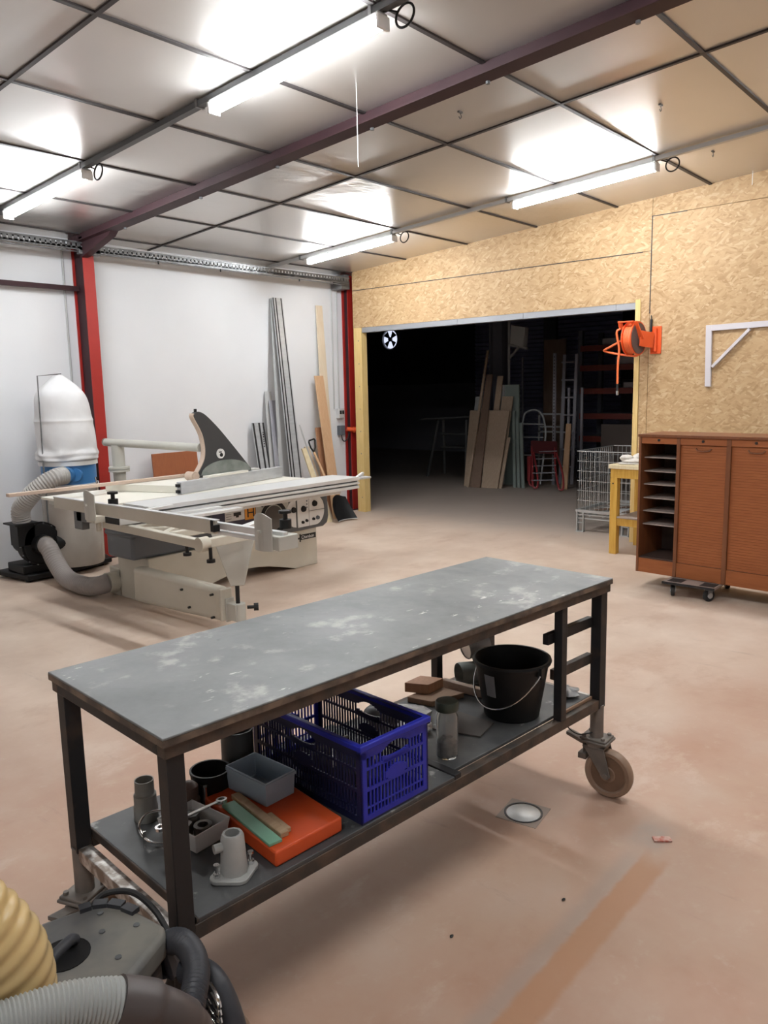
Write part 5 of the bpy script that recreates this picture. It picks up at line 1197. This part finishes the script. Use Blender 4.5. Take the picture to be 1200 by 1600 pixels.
q = B(); q.bar((11.8, 7.32, 2.37), (11.68, 6.88, 2.28), .03, .03); q.bar((11.8, 7.32, 2.12), (11.72, 7.06, 2.32), .03, .03); obj('bracket', q, LOUV, t)
for i, (y, yt, lab) in enumerate(((6.97, 7.12, 'left grey-green slat leaning beside the boards in the hall'), (6.89, 7.05, 'middle grey-green slat leaning beside the boards in the hall'), (6.81, 6.98, 'right grey-green slat leaning beside the boards in the hall'))):
    q = B(); q.hexa([(11.22, y - .16, 0), (11.22, y - .11, 0), (11.25, y - .11, 0), (11.25, y - .16, 0), (11.42, yt - .16, 1.26 - .1 * i), (11.42, yt - .11, 1.26 - .1 * i), (11.45, yt - .11, 1.26 - .1 * i), (11.45, yt - .16, 1.26 - .1 * i)]); solo('painted_batten', q, GREENH, lab, 'slat')
# red hand truck
t = thing('hand_truck', 'red tubular hand truck leaning in the dark hall beside the boards', 'hand truck', (11.3, 6.35, 0))
def tub(name, pts, r, m, closed=False): 
    q = B(); q.tube(spline(pts, 6, closed), r, 8, closed); return obj(name, q, m, t)
for (ya, yb) in ((6.62, 6.44), (6.20, 5.98)):
    tub('runner', [(11.52, ya + .06, .66), (11.36, ya - .04, .36), (11.18, yb + .03, .10), (11.15, yb - .02, .03), (11.19, yb - .06, .06), (11.30, yb + .02, .28), (11.46, ya, .58)], .016, HRED)
tub('runner', [(11.50, 6.70, .50), (11.38, 6.64, .25), (11.30, 6.60, .08), (11.30, 6.54, .05), (11.36, 6.56, .2), (11.48, 6.66, .45)], .016, HRED)
q = B(); q.hexa([(11.40, 6.60, .10), (11.40, 6.70, .10), (11.42, 6.70, .10), (11.42, 6.60, .10), (11.50, 6.68, .5), (11.50, 6.76, .5), (11.52, 6.76, .5), (11.52, 6.68, .5)]); obj('side_plate', q, HRED, t)
for i in range(5):
    u_ = i / 4; q = B(); q.tube([(11.20 + .28 * u_, 6.50 + .08 * u_, .14 + .44 * u_), (11.20 + .28 * u_, 6.08 + .12 * u_, .17 + .44 * u_)], .009, 8); obj('rung', q, SILVER, t)
q = B(); q.hexa([(11.46, 6.18, .56), (11.46, 6.68, .56), (11.48, 6.68, .56), (11.48, 6.18, .56), (11.55, 6.24, .76), (11.55, 6.72, .76), (11.57, 6.72, .76), (11.57, 6.24, .76)]); obj('back_plate', q, mat('dark_red_paint', (.10, .015, .018), .5), t)
t = thing('hand_truck', 'grey hooped hand truck frame behind the red one in the hall', 'hand truck', (11.7, 6.9, 0))
tub('hoop', [(11.62, 7.08, .02), (11.76, 7.06, .6), (11.85, 7.05, 1.10), (11.88, 7.0, 1.22), (11.89, 6.85, 1.26), (11.88, 6.72, 1.20), (11.85, 6.64, 1.05), (11.78, 6.58, .78), (11.66, 6.60, .02)], .016, MATS['grey_painted_steel'])
for z in (.5, .8, 1.02):
    q = B(); q.tube([(11.62 + .21 * z, 7.06, z), (11.62 + .21 * z, 6.62, z)], .011, 8); obj('rung', q, LOUV, t)
t = thing('metal_rack', 'small grey metal frame standing behind the trolleys in the hall', 'frame', (12.4, 6.8, 0))
for y in (7.05, 6.62):
    q = B(); q.bar((12.4, y, 0), (12.4, y, 1.18), .03, .03); obj('post', q, LOUV, t)
for z in (.86, .95, 1.17):
    q = B(); q.bar((12.4, 7.06, z), (12.4, 6.61, z), .03, .03); obj('rail', q, LOUV, t)
hlean('orange_plank', 'orange-brown plank leaning right of the red hand truck', 'plank', PEACH, 5.98, 6.08, 6.08, 6.17, 1.04, 11.42, 11.72, .03)
q = B(); q.box(13.2, 13.24, 6.98, 7.42, 0, 2.50); solo('tall_board', q, OAKD, 'tall dark brown board standing upright at the back of the hall', 'board')
t = thing('slotted_upright', 'tall slotted silver upright standing in the dark hall', 'upright', (11.9, 6.5, 0))
q = B(); q.box(11.88, 11.92, 6.46, 6.505, 0, 2.19); obj('profile', q, SILVER, t); q = B()
for i in range(38): q.box(11.878, 11.88, 6.476, 6.489, .12 + i * .054, .145 + i * .054)
obj('slots', q, INK, t)
t = thing('aluminium_ladder', 'silver ladder section leaning upright beside the slotted upright', 'ladder', (12.1, 6.3, 0))
for y in (6.44, 6.22):
    q = B(); q.bar((12.05, y, 0), (12.12, y - .02, 2.17), .03, .05); obj('stile', q, SILVER, t)
for i in range(7):
    q = B(); q.bar((12.06, 6.44, .3 + .29 * i), (12.06, 6.22, .3 + .29 * i), .025, .025); obj('rung', q, SILVER, t)
for (y, h, lab) in ((6.36, 1.62, 'slim silver profile standing inside the ladder in the hall'), (6.12, 1.62, 'slim silver profile standing right of the ladder in the hall')):
    q = B(); q.box(12.16, 12.19, y - .02, y + .02, 0, h); solo('steel_profile', q, SILVER, lab, 'profile')
q = B(); q.box(12.3, 12.33, 7.33, 7.36, 0, 2.16); solo('steel_profile', q, SILVER, 'single slim profile standing in front of the corrugated shutter', 'profile')
# pallet rack with orange beams
t = thing('pallet_rack', 'tall pallet rack with orange beams at the right of the hall', 'rack', (13.3, 6.0, 0))
for (x, y) in ((13.0, 6.55), (13.0, 4.0), (13.8, 6.55), (13.8, 4.0)):
    q = B(); q.box(x, x + .08, y, y + .08, 0, 2.6); obj('upright', q, CONC, t)
for z in (2.24, 1.90, 1.50, 1.06, .66):
    q = B(); q.box(12.99, 13.04, 4.0, 6.58, z, z + .10); obj('beam', q, RACKO, t)
    q = B(); q.box(13.04, 13.8, 4.0, 6.55, z + .07, z + .09); obj('deck', q, HALLP, t)
for i, (y0_, y1_, z, h, lab) in enumerate(((5.75, 6.2, 2.331, .12, 'pale carton on the top orange level of the rack'), (5.55, 5.95, 1.991, .14, 'pale carton on the second level of the rack'), (5.4, 5.8, 1.591, .10, 'pale carton on the third level of the rack'))):
    q = B(); q.box(13.06, 13.4, y0_, y1_, z, z + h); solo('carton', q, BOXPALE, lab, 'carton', bevel=.004)
q = B(); q.box(12.7, 12.73, 5.0, 6.02, 0, .99); solo('brown_board', q, PAPER, 'broad grey-brown board standing in front of the orange rack', 'board')
# corrugated shutter on the far wall
q = B()
for i in range(34):
    z = i * .10; q.prism([(16.97, 7.6, z), (16.99, 7.6, z), (16.99, 7.6, z + .10), (16.93, 7.6, z + .062)], (0, 3.9, 0))
solo('roller_shutter', q, HALLB, 'dark corrugated roller shutter on the far wall of the hall', 'shutter')
q = B(); q.box(15.9, 16.0, 8.65, 8.95, 0, 5.2); solo('hall_post', q, CONC, 'broad dark post in front of the roller shutter', 'post')
# exhaust fan in the far wall
t = thing('exhaust_fan', 'bright round exhaust fan high on the dark far wall', 'fan', (17.0, 14.35, 2.8))
fc_ = Vector((17.0, 14.33, 3.03))
q = B(); q.lathe([(.30, .02), (.30, -.05), (.27, -.06), (.25, -.03), (.25, .02)], fc_, (1, 0, 0), 36); obj('housing', q, LOUV, t)
q = B(); q.lathe([(0, .0), (.25, .0)], fc_ + Vector((-.004, 0, 0)), (1, 0, 0), 30); obj('lit_opening', q, FANLIT, t)
for i in range(4):
    a = .4 + i * PI / 2; d1 = Vector((0, math.cos(a), math.sin(a))); d2 = Vector((0, math.cos(a + .75), math.sin(a + .75)))
    q = B(); q.hexa([fc_ + Vector((-.03, 0, 0)) + d1 * .05, fc_ + Vector((-.02, 0, 0)) + d2 * .05, fc_ + Vector((-.025, 0, 0)) + d2 * .05, fc_ + Vector((-.035, 0, 0)) + d1 * .05, fc_ + Vector((-.05, 0, 0)) + d1 * .24, fc_ + Vector((-.015, 0, 0)) + d2 * .24, fc_ + Vector((-.02, 0, 0)) + d2 * .24, fc_ + Vector((-.055, 0, 0)) + d1 * .24]); obj('blade', q, BLACK, t)
q = B(); q.cyl(fc_ + Vector((-.06, 0, 0)), fc_ + Vector((-.01, 0, 0)), .06, n=16); obj('hub', q, BLACK, t)
# trestle table in the hall gloom
HDARK = mat('dark_trestle_steel', (.10, .10, .10), .6)
t = thing('trestle_table', 'dark trestle table standing left of the leaning boards in the hall', 'trestle', (12.3, 8.6, 0))
q = B(); q.bar((12.1, 9.3, 1.08), (12.1, 8.1, 1.14), .5, .03); obj('table_top', q, HDARK, t)
for (y, d) in ((9.0, .28), (9.0, -.28), (8.35, .28), (8.35, -.28)):
    q = B(); q.bar((12.1 + d, y + (.12 if y > 8.6 else -.12), 0), (12.1 + d * .3, y, 1.07), .04, .04); obj('leg', q, HDARK, t)
q = B(); q.bar((12.1, 9.0, .55), (12.1, 8.35, .55), .04, .03); q.bar((12.1, 9.0, .80), (12.1, 8.35, .80), .04, .03); obj('stretcher', q, HDARK, t)

# ------------------------------------------------------------------ repeats carry one group phrase
PLUR = {'ceiling_lamp': 'lit ceiling lamps', 'steel_column': 'red steel columns', 'conduit': 'thin pipes on the white wall', 'lighting_rail': 'ceiling lighting rails', 'junction_box': 'junction boxes under the ceiling',
        'ceiling_hook': 'small ceiling hooks', 'hanging_string': 'hanging strings', 'guide_rail': 'guide rails on the white wall', 'steel_flat': 'steel flats on the white wall', 'pine_batten': 'pine battens by the shovel',
        'wooden_stick': 'wooden sticks on the orange case', 'pipe_nut': 'pipe nuts in the white tray', 'plastic_bag': 'clear plastic bags on the shelf', 'slat': 'slats in the wire cage', 'wood_chip': 'chips on the floor',
        'oak_board': 'boards leaning in the hall', 'painted_batten': 'grey-green slats in the hall', 'hand_truck': 'hand trucks in the hall', 'steel_profile': 'slim steel profiles in the hall', 'carton': 'cartons on the pallet rack',
        'hall_post': 'posts in the hall', 'furniture_dolly': 'furniture dollies under the cabinet'}
for o in bpy.data.objects:
    k = o.name.split('.')[0]
    if o.parent is None and 'label' in o and 'group' not in o and k in PLUR: o['group'] = PLUR[k]

# ------------------------------------------------------------------ world, camera
w = bpy.data.worlds.new('world'); S.world = w; w.use_nodes = True
w.node_tree.nodes['Background'].inputs[0].default_value = (0, 0, 0, 1); w.node_tree.nodes['Background'].inputs[1].default_value = 0
cam = bpy.data.cameras.new('camera'); co = bpy.data.objects.new('camera', cam); COL.objects.link(co)
cam.sensor_fit = 'VERTICAL'; cam.sensor_height = 36; cam.sensor_width = 27; cam.lens = 36 * 1225.9 / 1600; cam.clip_start = .05; cam.clip_end = 100
yaw, pit, rol = 0.71375, 0.154354, 0.021477
fx = Vector((math.cos(yaw), math.sin(yaw), 0)); rt_ = Vector((fx.y, -fx.x, 0)); up = Vector((0, 0, 1))
f_ = fx * math.cos(pit) - up * math.sin(pit); dn = -(up * math.cos(pit) + fx * math.sin(pit))
r2 = rt_ * math.cos(rol) + dn * math.sin(rol); d2 = -rt_ * math.sin(rol) + dn * math.cos(rol)
Mc = Matrix((r2, -d2, -f_)).transposed().to_4x4(); Mc.translation = (0, 0, 1.65)
co.matrix_world = Mc; S.camera = co
vs_ = S.view_settings; S.display_settings.display_device = 'sRGB'
vs_.view_transform = 'Standard'; vs_.look = 'None'; vs_.gamma = 1.0; vs_.use_curve_mapping = False; vs_.exposure = 0.97
